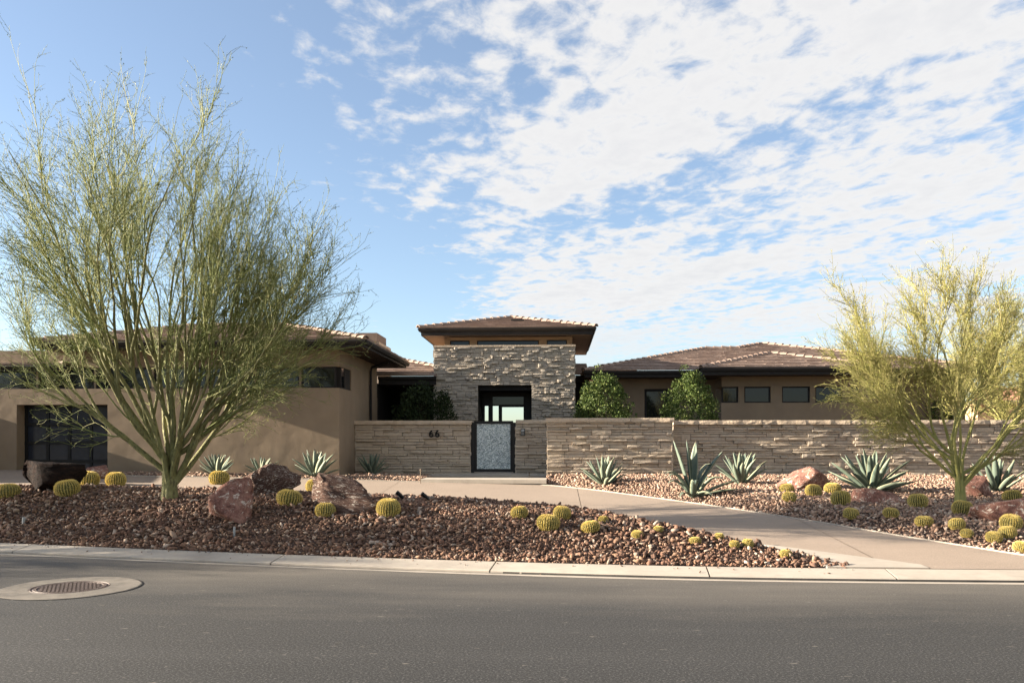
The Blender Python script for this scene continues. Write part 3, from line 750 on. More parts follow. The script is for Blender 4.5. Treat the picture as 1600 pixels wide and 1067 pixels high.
# garage door: frame grid and dark panes
gd = part('garage_door', 'black_metal', lambda m: (m.box(gx0 + .002, gx1 - .002, YG + .40, YG + .43, .6, gz1 - .002)))
gb = Zp(745, 100, YG) - .1
ncol = 4; nr = 4; cwid = (gx1 - gx0 - .1) / ncol; rh = (gz1 - gb - .02) / nr
for i in range(ncol):
    for j in range(nr):
        px0 = gx0 + .05 + i * cwid; pz0 = gb + j * rh
        part('panel', 'glass_garage', lambda m: m.box(px0 + .05, px0 + cwid - .05, YG + .385, YG + .397, pz0 + .045, pz0 + rh - .045), gd)
for j in range(nr + 1): part('rail', 'black_metal', lambda m: m.box(gx0 + .01, gx1 - .01, YG + .345, YG + .359, gb + j * rh - .04, min(gb + j * rh + .04, gz1 - .006)), gd)
for i in range(ncol + 1): part('rail', 'black_metal', lambda m: m.box(gx0 + .05 + i * cwid - .045, gx0 + .05 + i * cwid + .045, YG + .36, YG + .384, gb, gz1 - .004), gd)
# --- chimney behind the wing
ca, cb = X(556, 34.5), X(589, 34.5)
ch = part('chimney', 'ledge_stone', lambda m: m.box(X(570, 34.6), X(592.5, 34.6), 34.6, 37.1, 3.5, Zp(534, 580, 34.6)))
part('chimney_cap', 'chimney', lambda m: m.box(ca, cb, 34.5, 36.4, Zp(534, 580, 34.6) + .002, Zp(520, 580, 34.5)), ch)
# --- link roof between wing and tower, porch below, its deep shade put into the wall colour
yE = 28.7; zE = Zp(587.5, 640, yE); pit = .26; xe = X(682, yE); hx = xe + 1.62
D1 = hx - xe; D2 = 3.9
polyl = [(xC - 2.5, yE, zE), (xe, yE, zE), (xe, yE + D1, zE + pit * D1), (hx - D2, yE + D2, zE + pit * D2), (xC - 2.5, yE + D2, zE + pit * D2)]
lr = part('roof', 'roof_tile', lambda m: m.add(polyl, [(0, 1, 2, 3, 4)]))
mb = MB(); tile_plane(mb, polyl, polyl[0], polyl[1], seed=40); tag(mb.build('roof_tiles', M['roof_tile'], lr), kind='stuff')
caps(lr, polyl[2], polyl[3])
part('fascia', 'bronze', lambda m: m.box(xC + .01, xe - .02, yE + .04, yE + .08, zE - .30, zE - .01))
part('rain_gutter', 'bronze', lambda m: m.prism([(xC + .01, yE + .038, zE - .012), (xC + .01, yE - .07, zE - .012), (xC + .01, yE - .075, zE - .05), (xC + .01, yE - .04, zE - .13), (xC + .01, yE + .038, zE - .135)], (xe - xC - .02, 0, 0)))
part('soffit', 'soffit', lambda m: m.box(xC - 2, xe - .03, yE + .082, yE + 3.6, zE - .28, zE - .25))
part('wall', 'deep_shade', lambda m: (m.box(xC - 2, xe + .6, yE + 3.0, yE + 3.2, .3, zE - .285), m.box(xC - .399, xC - .02, yB + .002, yE + 2.99, .3, zE - .285)))
window(xC + .1, xC + 1.3, yE + 2.93, .9, zE - .7, mull=(xC + .7,))

# --- entry tower
yT = 28.9; tx0, tx1 = X(678, yT), X(898.5, yT); tz = Zp(540, 790, yT); ox0, ox1 = X(747, yT), X(831.5, yT); oz = Zp(602.5, 790, yT)
tower = part('entry_tower', 'stone_core', lambda m: (m.box(tx0 + .03, ox0, yT, yT + 1.6, .4, oz), m.box(ox1, tx1 - .03, yT, yT + 1.6, .4, oz), m.box(tx0 + .03, tx1 - .03, yT, yT + 1.6, oz + .001, tz - .02)))
clad(tower, tx0, yT, .8, tx1 - tx0, tz - .05 - .8, M['ledge_stone_grey'], 21, ch=.066, cw=.045, wmin=3, wmax=10, pd=.15, hole=(ox0 - tx0, ox1 - tx0, -1, oz - .8), dmin=.02, dmax=.12, zvis=2.35)
part('tower_cap', 'cap_stone', lambda m: m.box(tx0 - .02, tx1 + .02, yT - .09, yT + 1.62, tz - .048, tz + .012), tower)
# cladding returns at the two sides of the tower and of the opening
r_ = random.Random(9)
for (sx, sgn) in ((tx1 - .03, 1), (tx0 + .03, -1)):
    m = MB(); z = .8
    while z < tz - .1:
        hh = r_.uniform(.06, .12); y = yT - .03
        while y < yT + 1.6:
            ll = r_.uniform(.2, .5); d = r_.uniform(.02, .06); ye = min(y + ll, yT + 1.6)
            m.box(min(sx, sx + sgn * d), max(sx, sx + sgn * d), y, ye - .004, z, min(z + hh, tz - .05) - .004); y += ll
        z += hh
    tag(m.build('return_stones', M['ledge_stone_grey'], tower), kind='stuff')
# pavilion behind: clerestory, eaves, roof
e0, e1 = X(653, 30.4), X(931.5, 30.4); ez = Zp(511.5, 790, 30.4); sofz = Zp(523, 790, 30.5)
px0, px1 = tx0 + .0, tx1 - .0; yP = 31.3
zc0 = tz - .4
part('wall', 'stucco_warm', lambda m: (m.box(px0 + .05, px1 - .05, yP, yP + .2, Zp(531.5, 790, yP), sofz + .03)))
cz1 = Zp(531.5, 790, yP) - .002
cps = [px0 + .05, X(703, yP), X(734, yP), X(745, yP), X(842, yP), X(854, yP), X(886, yP), px1 - .05]
for a, b in ((0, 1), (2, 3), (4, 5), (6, 7)): part('post', 'stucco_warm', lambda m: m.box(cps[a], cps[b], yP + .001, yP + .2, zc0, cz1))
for a, b in ((1, 2), (3, 4), (5, 6)): window(cps[a] + .002, cps[b] - .002, yP + .04, zc0, cz1 - .002, fr=.035)
part('wall', 'stucco_warm', lambda m: (m.box(px0 + .05, px0 + .25, yP + .201, 36.5, .5, sofz + .03), m.box(px1 - .25, px1 - .05, yP + .201, 36.5, .5, sofz + .03)))
tr, tA, tB = hip_roof(house, e0, e1, 30.4, 37.6, ez, .262, fascia=ez - sofz, soffit_mat='soffit_tan', seed=3)
part('soffit_vent', 'bronze', lambda m: (m.box(e0 + .9, e1 - .9, 30.78, 30.83, sofz - .006, sofz + .01), m.box(e0 + 1.1, e1 - 1.1, 30.98, 31.03, sofz - .006, sofz + .01)))
tv = MB(); tv.box(-1.75, -1.25, 32.3, 32.5, ez + .262 * 1.95 + .02, ez + .262 * 2.05 + .06); tv.build('roof_vent', M['bronze'], tr)
# dark hall and glazed door wall seen through the opening; panes let the sky through from the far side
yD = 30.35
part('hall_floor', 'concrete', lambda m: m.box(px0 + .26, px1 - .26, yT + .1, 36.5, .62, .80))
part('hall_ceiling', 'deep_shade', lambda m: m.box(px0 + .26, px1 - .26, yT + 1.61, 36.5, oz + .02, oz + .15))
part('hall_ceiling', 'deep_shade', lambda m: (m.box(ox0 + .002, ox1 - .002, yT + .12, yT + 1.59, oz - .16, oz - .002), m.box(px0 + .252, px0 + .30, yT + 1.62, 36.4, .81, oz), m.box(px1 - .30, px1 - .252, yT + 1.62, 36.4, .81, oz)))
part('opening_lining', 'deep_shade', lambda m: (m.box(ox0, ox0 + .02, yT + .14, yT + 1.6, .81, oz - .162), m.box(ox1 - .02, ox1, yT + .14, yT + 1.6, .81, oz - .162)))
def doorwall(y, name, dz=0):
    q = [X(p, y) for p in (741, 757.5, 763, 770, 779, 784.5, 818, 840)]
    zt = Zp(634, 790, y); zt2 = Zp(636, 790, y); zb = 1.25
    w = part(name, 'black_metal', lambda m: (m.box(q[0], q[1], y, y + .06, .8, oz), m.box(q[2], q[3], y, y + .06, .8, oz), m.box(q[4], q[5], y, y + .06, .8, oz), m.box(q[6], q[7], y, y + .06, .8, oz),
        m.box(q[1], q[2], y, y + .06, zt, oz), m.box(q[3], q[4], y, y + .06, zt, oz), m.box(q[5], q[6], y, y + .06, zt2, oz), m.box(q[1], q[2], y, y + .06, .8, zb), m.box(q[3], q[4], y, y + .06, .8, zb), m.box(q[5], q[6], y, y + .06, .8, zb)))
    for a, b, z_ in ((1, 2, zt), (3, 4, zt), (5, 6, zt2)):
        part('pane', 'glass_clear', lambda m: m.box(q[a] + .001, q[b] - .001, y + .025, y + .035, zb + .001, z_ - .001), w)
    return w
doorwall(yD, 'door_wall')
part('transom', 'glass_dark', lambda m: m.box(X(770, yD), X(818, yD), yD - .012, yD - .004, Zp(632, 790, yD), Zp(620, 790, yD)))
# rear of the hall: posts and header only, open to the sky
part('rear_frame', 'black_metal', lambda m: (m.box(px0 + .3, px0 + .5, 36.2, 36.3, .8, oz), m.box(px1 - .5, px1 - .3, 36.2, 36.3, .8, oz)))

# --- right wing: main roof plane, its raised hip, and the projecting bay
yM = 32.6; zM = Zp(578.5, 960, yM); mx0 = X(911, yM); P0 = .26
Dm = 5.85; Da = 7.3
apx = X(1190, yM + Da); mainp = [(mx0, yM, zM), (apx + Da, yM, zM), (apx, yM + Da, zM + P0 * Da), (apx - (Da - Dm), yM + Dm, zM + P0 * Dm), (mx0 + Dm, yM + Dm, zM + P0 * Dm)]
leftp = [(mx0, yM + 2 * Dm, zM), (mx0, yM, zM), (mx0 + Dm, yM + Dm, zM + P0 * Dm)]
rightp = [(apx + Da, yM, zM), (apx + Da, yM + 2 * Da, zM), (apx, yM + Da, zM + P0 * Da)]
mr_ = part('roof', 'roof_tile', lambda m: (m.add(mainp, [(0, 1, 2, 3, 4)]), m.add(leftp, [(0, 1, 2)]), m.add(rightp, [(0, 1, 2)])))
mb = MB(); tile_plane(mb, mainp, mainp[0], mainp[1], seed=50); tile_plane(mb, leftp, leftp[0], leftp[1], seed=51); tile_plane(mb, rightp, rightp[0], rightp[1], seed=52)
tag(mb.build('roof_tiles', M['roof_tile'], mr_), kind='stuff')
caps(mr_, mainp[0], mainp[4]); caps(mr_, mainp[4], mainp[3], 'ridge_tile'); caps(mr_, mainp[3], mainp[2]); caps(mr_, mainp[1], mainp[2])
yBy = 31.3; bx0 = X(1095, yBy); zB = Zp(574, 1150, yBy); Db = 3.5; bx1 = bx0 + 2 * Db
yb2 = yM + (zB + P0 * Db - zM) / P0
bayp = [(bx0, yBy, zB), (bx1, yBy, zB), (bx0 + Db, yBy + Db, zB + P0 * Db)]
bl = [(bx0, yBy + 2.4, zB), (bx0, yBy, zB), (bx0 + Db, yBy + Db, zB + P0 * Db), (bx0 + Db, yb2, zB + P0 * Db)]
br = [(bx1, yBy, zB), (bx1, yBy + 2.4, zB), (bx0 + Db, yb2, zB + P0 * Db), (bx0 + Db, yBy + Db, zB + P0 * Db)]
b_r = part('roof', 'roof_tile', lambda m: (m.add(bayp, [(0, 1, 2)]), m.add(bl, [(0, 1, 2, 3)]), m.add(br, [(0, 1, 2, 3)])))
mb = MB(); tile_plane(mb, bayp, bayp[0], bayp[1], seed=60); tile_plane(mb, bl, bl[0], bl[1], seed=61); tile_plane(mb, br, br[0], br[1], seed=62)
tag(mb.build('roof_tiles', M['roof_tile'], b_r), kind='stuff')
caps(b_r, bayp[0], bayp[2]); caps(b_r, bayp[1], bayp[2]); caps(b_r, bayp[2], bl[3], 'ridge_tile')
def eave(xa, xb, y, z, x_wall_back, fh=.27):
    part('fascia', 'bronze', lambda m: m.box(xa + .08, xb - .02, y + .08, y + .11, z - fh, z - .012))
    part('rain_gutter', 'bronze', lambda m: m.prism([(xa + .02, y + .077, z - .014), (xa + .02, y - .03, z - .014), (xa + .02, y - .036, z - .05), (xa + .02, y - .01, z - .13), (xa + .02, y + .077, z - .135)], (xb - xa - .04, 0, 0)))
    part('soffit', 'soffit', lambda m: m.box(xa + .10, xb - .02, y + .112, x_wall_back, z - fh + .01, z - fh + .04))
eave(mx0, bx0 + .75, yM, zM, yM + 1.6); eave(bx0, bx1, yBy, zB, 33.69, .277); eave(bx1 - .7, apx + Da, yM + .004, zM, yM + 1.6)
part('fascia', 'bronze', lambda m: m.box(mx0 + .08, mx0 + .11, yM + .111, yM + 6, zM - .27, zM - .012))
part('fascia', 'bronze', lambda m: m.box(bx0 + .08, bx0 + .11, yBy + .112, yBy + 2.3, zB - .27, zB - .012))
# low roof linking tower and right wing
lk = [(tx1 - .8, yM + 1.5, zM - .05), (mx0 + .3, yM + 1.5, zM - .05), (mx0 + .3, yM + 4.5, zM + .7), (tx1 - .8, yM + 4.5, zM + .7)]
lo = part('roof', 'roof_tile', lambda m: m.add(lk, [(0, 1, 2, 3)]))
mb = MB(); tile_plane(mb, lk, lk[0], lk[1], seed=70); tag(mb.build('roof_tiles', M['roof_tile'], lo), kind='stuff')
part('fascia', 'bronze', lambda m: m.box(tx1 - .8, mx0 + .3, yM + 1.53, yM + 1.57, zM - .35, zM - .06))
part('wall', 'deep_shade', lambda m: m.box(tx1 - .3, mx0 + .9, yM + 1.9, yM + 2.1, .3, zM - .3))
# walls of the right wing
yR = 33.7; dx0, dx1 = X(1007, yR), X(1046, yR); dz1 = Zp(607.5, 1010, yR)
part('wall', 'stucco', lambda m: (m.box(mx0 + .55, dx0, yR, yR + .3, .3, zM - .25), m.box(dx0, dx1, yR, yR + .3, dz1, zM - .25), m.box(dx1, bx0 + 1.4, yR, yR + .3, .3, zM - .25)))
part('wall', 'stucco', lambda m: m.box(mx0 + .55, mx0 + .85, yR + .301, yR + 5, .3, zM - .25))
window(dx0 + .002, dx1 - .002, yR + .12, .8, dz1 - .002, fr=.10, nm='patio_door')
yw = 32.25; bw0 = X(1127, yw); bw1 = bx1 - .75; bz0 = Zp(629, 1200, yw); bz1 = Zp(603.5, 1200, yw)
part('wall', 'stucco', lambda m: (m.box(bw0, bw1, yw, yw + .4, .3, bz0), m.box(bw0, bw0 + .35, yw + .401, yR, .3, bz0)))
part('wall', 'stucco', lambda m: (m.box(bw0 + .03, bw1, yw + .08, yw + .4, bz1, zB - .22), m.box(bw0 + .03, bw0 + .30, yw + .401, yR, bz1, zB - .22), m.box(bw0 + .03, bw0 + .30, yw + 1.1, yR, bz0 + .001, bz1 - .001)))
wps = [(1128.5, 1153.5), (1163, 1204), (1222, 1265.5), (1274, 1316), (1328, 1368)]; prev = bw0 + .04
for k, (a, b) in enumerate(wps):
    xa, xb = X(a, yw + .1), X(b, yw + .1)
    if k: part('post', 'stucco', lambda m: m.box(prev + .003, xa - .003, yw + .09, yw + .4, bz0 + .002, bz1 - .002))
    window(xa, xb, yw + .16, bz0 + .002, bz1 - .002, fr=.05); prev = xb
part('post', 'stucco', lambda m: m.box(prev + .003, bw1 - .003, yw + .09, yw + .4, bz0 + .002, bz1 - .002))
part('wall', 'stucco', lambda m: m.box(bw1 + .001, apx + Da - .8, yR, yR + .3, .3, zM - .25))

# ------------------------------------------------------------------ garden walls, gate, steps
def garden_wall(name, label, x0, x1, y, ztop, seed, capover=.05, limit=300, thick=.45, group='ledge stone garden walls', xvis=None):
    z0 = float(T(np.array((x0 + x1) / 2), np.array(y))) - .05
    w = tag(empty(name, ((x0 + x1) / 2, y, z0)), label, 'wall', group)
    part('core', 'stone_core', lambda m: m.box(x0 + .02, x1 - .02, y, y + thick, z0 - .3, ztop - .13), w)
    clad(w, x0, y, z0, x1 - x0, ztop - .125 - z0, M['ledge_stone'], seed, limit=limit, ch=.083, cw=.055, wmin=4, wmax=13, pd=.07, dmin=.02, dmax=.105)
    L = x1 - x0; n = max(1, round(L / 1.25)); r = random.Random(seed)
    for i in range(n):
        a = x0 - capover * (i == 0) + L * i / n * 1.0; b = x0 + L * (i + 1) / n + capover * (i == n - 1)
        m = MB(); k = 9; V = []; F = []
        for q in range(k + 1):
            x = a + .003 + (b - a - .006) * q / k; f = -.125 + r.uniform(-.012, .012)
            V += [(x, y + f, ztop - .12 + r.uniform(-.004, .004)), (x, y + f + r.uniform(-.008, .012), ztop - .06), (x, y + f + .02, ztop + r.uniform(-.003, .003)), (x, y + thick + .05, ztop), (x, y + thick + .05, ztop - .12)]
        for q in range(k):
            for j in range(5): F.append((q * 5 + j, q * 5 + (j + 1) % 5, (q + 1) * 5 + (j + 1) % 5, (q + 1) * 5 + j))
        F += [tuple(range(5))[::-1], tuple(k * 5 + j for j in range(5))]
        m.add(V, F); m.build('capstone', M['cap_stone'], w)
    # stones returned round the ends
    m = MB()
    for sx, sg in ((x0 + .02, -1), (x1 - .02, 1)):
        z = z0
        while z < ztop - .15:
            hh = r.uniform(.08, .14); d = r.uniform(.02, .05); yy = y - .05
            while yy < y + thick - .02:
                ll = r.uniform(.15, .4); m.box(min(sx, sx + sg * d), max(sx, sx + sg * d), yy, min(yy + ll, y + thick) - .004, z, min(z + hh, ztop - .125) - .004); yy += ll
            z += hh
    tag(m.build('end_stones', M['ledge_stone'], w), kind='stuff')
    return w
zt = Zp(657, 700, YW_L)
garden_wall('stone_wall', 'tan ledge stone wall beside the stucco wing, carrying the number 66', X(556, YW_L), X(735, YW_L), YW_L, zt, 31)
garden_wall('stone_wall', 'narrow recessed ledge stone pier between the gate and the projecting wall', X(806, YW_L), X(858, YW_L), YW_L, Zp(656, 830, YW_L), 32, capover=.0)
garden_wall('stone_wall', 'projecting ledge stone wall right of the gate, behind a small agave', X(855, YW_P), X(1050, YW_P), YW_P, Zp(653, 950, YW_P), 33)
garden_wall('stone_wall', 'long sun-flecked ledge stone wall running behind the right hand tree', X(1052, YW_R), 17.0, YW_R, Zp(656.5, 1200, YW_R), 34, capover=.0)

# gate
g0, g1 = X(735.5, YW_L), X(807, YW_L); gzt = Zp(657.5, 770, YW_L + .05); gzb = Zp(737, 770, YW_L)
gate = tag(empty('gate', ((g0 + g1) / 2, YW_L, gzb)), 'black metal entry gate with pale crackled glass panel', 'gate')
part('gate_post', 'black_metal', lambda m: m.box(g0 + .005, g0 + .10, YW_L - .02, YW_L + .12, gzb - .12, gzt - .05), gate)
part('gate_post', 'black_metal', lambda m: m.box(g1 - .10, g1 - .005, YW_L - .02, YW_L + .12, gzb - .12, gzt - .05), gate)
part('gate_frame', 'black_metal', lambda m: (m.box(g0 + .103, g0 + .19, YW_L + .01, YW_L + .07, gzb, gzt), m.box(g1 - .19, g1 - .103, YW_L + .01, YW_L + .07, gzb, gzt), m.box(g0 + .1905, g1 - .1905, YW_L + .01, YW_L + .07, gzt - .09, gzt), m.box(g0 + .1905, g1 - .1905, YW_L + .01, YW_L + .07, gzb, gzb + .09)), gate)
part('glass_panel', 'glass_gate', lambda m: m.box(g0 + .191, g1 - .191, YW_L + .03, YW_L + .045, gzb + .091, gzt - .091), gate)
part('handle', 'black_metal', lambda m: m.tube([(g1 - .165, YW_L - .055, gzb + .75), (g1 - .165, YW_L - .055, gzb + 1.0)], .014, 8).tube([(g1 - .165, YW_L - .055, gzb + .78), (g1 - .165, YW_L + .015, gzb + .78)], .01, 6).tube([(g1 - .165, YW_L - .055, gzb + .97), (g1 - .165, YW_L + .015, gzb + .97)], .01, 6), gate)

# steps
zs2 = Zp(741.5, 760, 24.6); zs1 = Zp(748.5, 760, 23.3)
steps = tag(empty('entry_steps', (X(740, 24), 24, .7)), 'two pale concrete entry steps in front of the gate', 'steps')
part('step', 'concrete', lambda m: m.box(X(670, 24.5), X(853.5, 24.5), 24.35, YW_L - .12, .5, zs2), steps)
part('step', 'concrete', lambda m: m.box(X(632, 23.4), X(815, 23.4), 23.08, 24.345, .5, zs1), steps)
part('landing', 'concrete', lambda m: m.box(g0 - .1, g1 + .1, YW_L - .119, YW_L + 3.4, .5, gzb - .03), steps)

# house number
def six(m, cx, cz, h, y, t=.02):
    w = h * .62; sw_ = h * .21; pts = []
    # bowl ring
    def ring(cx_, cz_, rx, rz, th0, th1, n=22):
        o = []; i_ = []
        for k in range(n + 1):
            th = th0 + (th1 - th0) * k / n; c, s = math.cos(th), math.sin(th)
            o.append((cx_ + rx * c, cz_ + rz * s)); i_.append((cx_ + (rx - sw_) * c, cz_ + (rz - sw_) * s))
        for k in range(n):
            q = [o[k], o[k + 1], i_[k + 1], i_[k]]
            m.prism([(a, y, b) for a, b in q], (0, t, 0))
    ring(cx, cz - h * .18, w / 2, h * .32, 0, 2 * math.pi)
    ring(cx + w * .28, cz - h * .14, w * .78, h * .64, R(96), R(180), 12)
nb = tag(empty('house_number', at(679, 677, YW_L - .11)), 'black metal house number 66 on the stone wall', 'house number')
for pxn in (674, 683.5):
    m = MB(); p = at(pxn, 677.5, YW_L - .115); six(m, p.x, p.z, .235, YW_L - .15, .03); m.build('digit', M['black_metal'], nb)
# intercom
ic = at(817, 675, YW_L - .12); inter = tag(empty('intercom', ic), 'small black intercom box on the stone pier beside the gate', 'intercom')
part('housing', 'black_metal', lambda m: m.box(ic.x - .065, ic.x + .065, YW_L - .14, YW_L - .02, ic.z - .10, ic.z + .11), inter)
part('faceplate', 'grey_plastic', lambda m: m.box(ic.x - .045, ic.x + .045, YW_L - .147, YW_L - .1405, ic.z + .015, ic.z + .09), inter)
for bx in range(3):
    for bz in range(3): part('button', 'grey_plastic', lambda m: m.box(ic.x - .042 + bx * .031, ic.x - .02 + bx * .031, YW_L - .146, YW_L - .1405, ic.z - .085 + bz * .03, ic.z - .065 + bz * .03), inter)

# ------------------------------------------------------------------ boulders
def boulder_mesh(seed, dims, cuts=12, rough=.07, sub=4, ridges=0.0, ridge_axis=0):
    import bmesh
    r = np.random.default_rng(seed); bm = bmesh.new(); bmesh.ops.create_icosphere(bm, subdivisions=sub, radius=1)
    V = np.array([v.co[:] for v in bm.verts]); F = np.array([[v.index for v in f.verts] for f in bm.faces]); bm.free()
    for _ in range(cuts):
        n = r.normal(size=3); n /= np.linalg.norm(n); lim = r.uniform(.36, .72); d = V @ n
        V = V - np.clip(d - lim, 0, None)[:, None] * n
    out = []
    so = Vector((float(seed) * 3.7, 1.3, 2.2))
    for p in V:
        q = Vector(p); d = mnoise.fractal(q * 1.6 + so, 1.0, 2.0, 5) * rough + mnoise.fractal(q * 5.5 + so, .9, 2.0, 4) * rough * .35
        if ridges:
            w = q.copy(); w[ridge_axis] *= .16; d += ridges * mnoise.ridged_multi_fractal(w * 3.2 + so, 1.0, 2.0, 4, 1.0, 2.0) * .5
        out.append(q * (1 + d))
    V = np.array([o[:] for o in out]); ext = (V.max(0) - V.min(0)) / 2; V = (V - (V.max(0) + V.min(0)) / 2) / ext * np.array(dims)
    return arr_mesh('boulder', V, F)
def boulder(px, py_base, wpx, hpx, mat, seed, label, dep=None, rz=0.0, tilt=(0, 0), asp=.8, sink=.6, **kw):
    p = gnd(px, py_base) if dep is None else at(px, py_base, dep)
    s = p.y / FPX; w = wpx * s / 2 * 1.06; h = hpx * s / (2 - sink)
    me = boulder_mesh(seed, (w, w * asp, h), **kw)
    o = link('boulder', me, M[mat]); o.location = (p.x, p.y + w * asp * .3, p.z + h * (1 - sink))
    o.rotation_euler = (tilt[0], tilt[1], rz)
    return tag(o, label, 'boulder', 'landscape boulders')
boulder(76, 768, 116, 50, 'boulder_dark', 1, 'big dark brown log-shaped boulder in front of the garage door', asp=.55, rough=.06, cuts=9, ridges=.10, sink=.45)
boulder(146, 748, 44, 22, 'boulder_pink', 2, 'small pinkish boulder in front of the garage behind a barrel cactus', asp=.8)
boulder(355, 810, 76, 66, 'boulder_pink', 23, 'upright pink and white boulder right of the big tree trunk', asp=.8)
boulder(415, 772, 100, 48, 'boulder_striped', 4, 'dark streaked boulder leaning behind the upright pink boulder', asp=.5, tilt=(0, -.22), ridges=.25, rough=.08)
boulder(546, 797, 126, 54, 'boulder_striped', 16, 'long ridged grey and brown boulder between two barrel cacti', asp=.55, tilt=(0, .10), rz=-.15, ridges=.32, rough=.08)
boulder(1256, 763, 74, 34, 'boulder_pink', 7, 'humped pink boulder against the long stone wall', asp=.8)
boulder(1379, 786, 80, 22, 'boulder_pink', 18, 'low flat pink boulder in front of the large spread agave', asp=.9, sink=1.0)
boulder(1534, 776, 48, 32, 'boulder_pink', 9, 'red brown boulder directly behind the right hand tree trunk', asp=.8)
boulder(1578, 816, 86, 37, 'boulder_pink', 10, 'broad tan boulder at the right edge beside barrel cacti', asp=.8)

# ------------------------------------------------------------------ barrel cacti
def cactus_meshes(seed, buds):
    r = np.random.default_rng(seed); nr = 26; na = nr * 4; nt = 15; V = []; F = []
    def surf(th, u):
        # u 0 bottom .. 1 top; squat barrel with a dimpled crown
        a = math.pi * (u * .93 + .06); rad = math.sin(a) ** .72; z = -math.cos(a) * .82
        z -= .10 * max(0, u - .86) / .14
        rib = 1 + .055 * math.cos(nr * th) * math.sin(a)
        return np.array((rad * rib * math.cos(th), rad * rib * math.sin(th), z + .74))
    for j in range(nt):
        for i in range(na): V.append(surf(2 * math.pi * i / na, j / (nt - 1)))
    for j in range(nt - 1):
        for i in range(na):
            F.append((j * na + i, j * na + (i + 1) % na, (j + 1) * na + (i + 1) % na, (j + 1) * na + i))
    V.append((0, 0, V[-1][2] - .02)); c = len(V) - 1
    body = bpy.data.meshes.new('cactus_body'); body.from_pydata([tuple(v) for v in V], [], F + [((nt - 1) * na + i, (nt - 1) * na + (i + 1) % na, c) for i in range(na)]); body.update()
    body.materials.append(M['cactus_skin']); body.polygons.foreach_set('use_smooth', [True] * len(body.polygons))
    SV = []; SF = []
    for k in range(nr):
        th = 2 * math.pi * k / nr
        for j in range(20):
            u = .12 + .86 * j / 19; p = surf(th, u); p2 = surf(th, min(1, u + .01)); n = np.array((math.cos(th), math.sin(th), 0.0)); a = math.pi * (u * .93 + .06)
            n = np.array((math.cos(th) * math.sin(a), math.sin(th) * math.sin(a), -math.cos(a) * .9)); n /= np.linalg.norm(n)
            for q in range(18):
                d = n * r.uniform(.5, 1) + r.normal(size=3) * .62; d /= np.linalg.norm(d)
                if d @ n < .05: d = d - n * (d @ n) + n * .15
                L = r.uniform(.11, .19); w = np.cross(d, r.normal(size=3)); w = w / np.linalg.norm(w) * .014
                b = len(SV); SV += [p - w, p + w, p + d * L]; SF.append((b, b + 1, b + 2))
    sp = arr_mesh('spines', np.array(SV), np.array(SF)); sp.materials.append(M['cactus_spine'])
    top = MB(); zt_ = surf(0, 1)[2]
    top.lathe([(.34, zt_ + .03), (.28, zt_ + .075), (.15, zt_ + .06), (.0, zt_ + .02)], seg=20); wool = top.mesh('crown_wool'); wool.materials.append(M['cactus_wool'])
    bd = None
    if buds:
        m = MB()
        for k in range(buds):
            th = 2 * math.pi * k / buds + r.uniform(-.1, .1); rr = r.uniform(.26, .42); z = zt_ + .06
            m.tube([(rr * math.cos(th), rr * math.sin(th), z - .02), (rr * 1.1 * math.cos(th), rr * 1.1 * math.sin(th), z + r.uniform(.06, .13))], [.045, .025], 6)
        bd = m.mesh('buds'); bd.materials.append(M['cactus_bud'])
    return body, sp, wool, bd
CAC = [cactus_meshes(1, 0), cactus_meshes(2, 14), cactus_meshes(3, 9)]
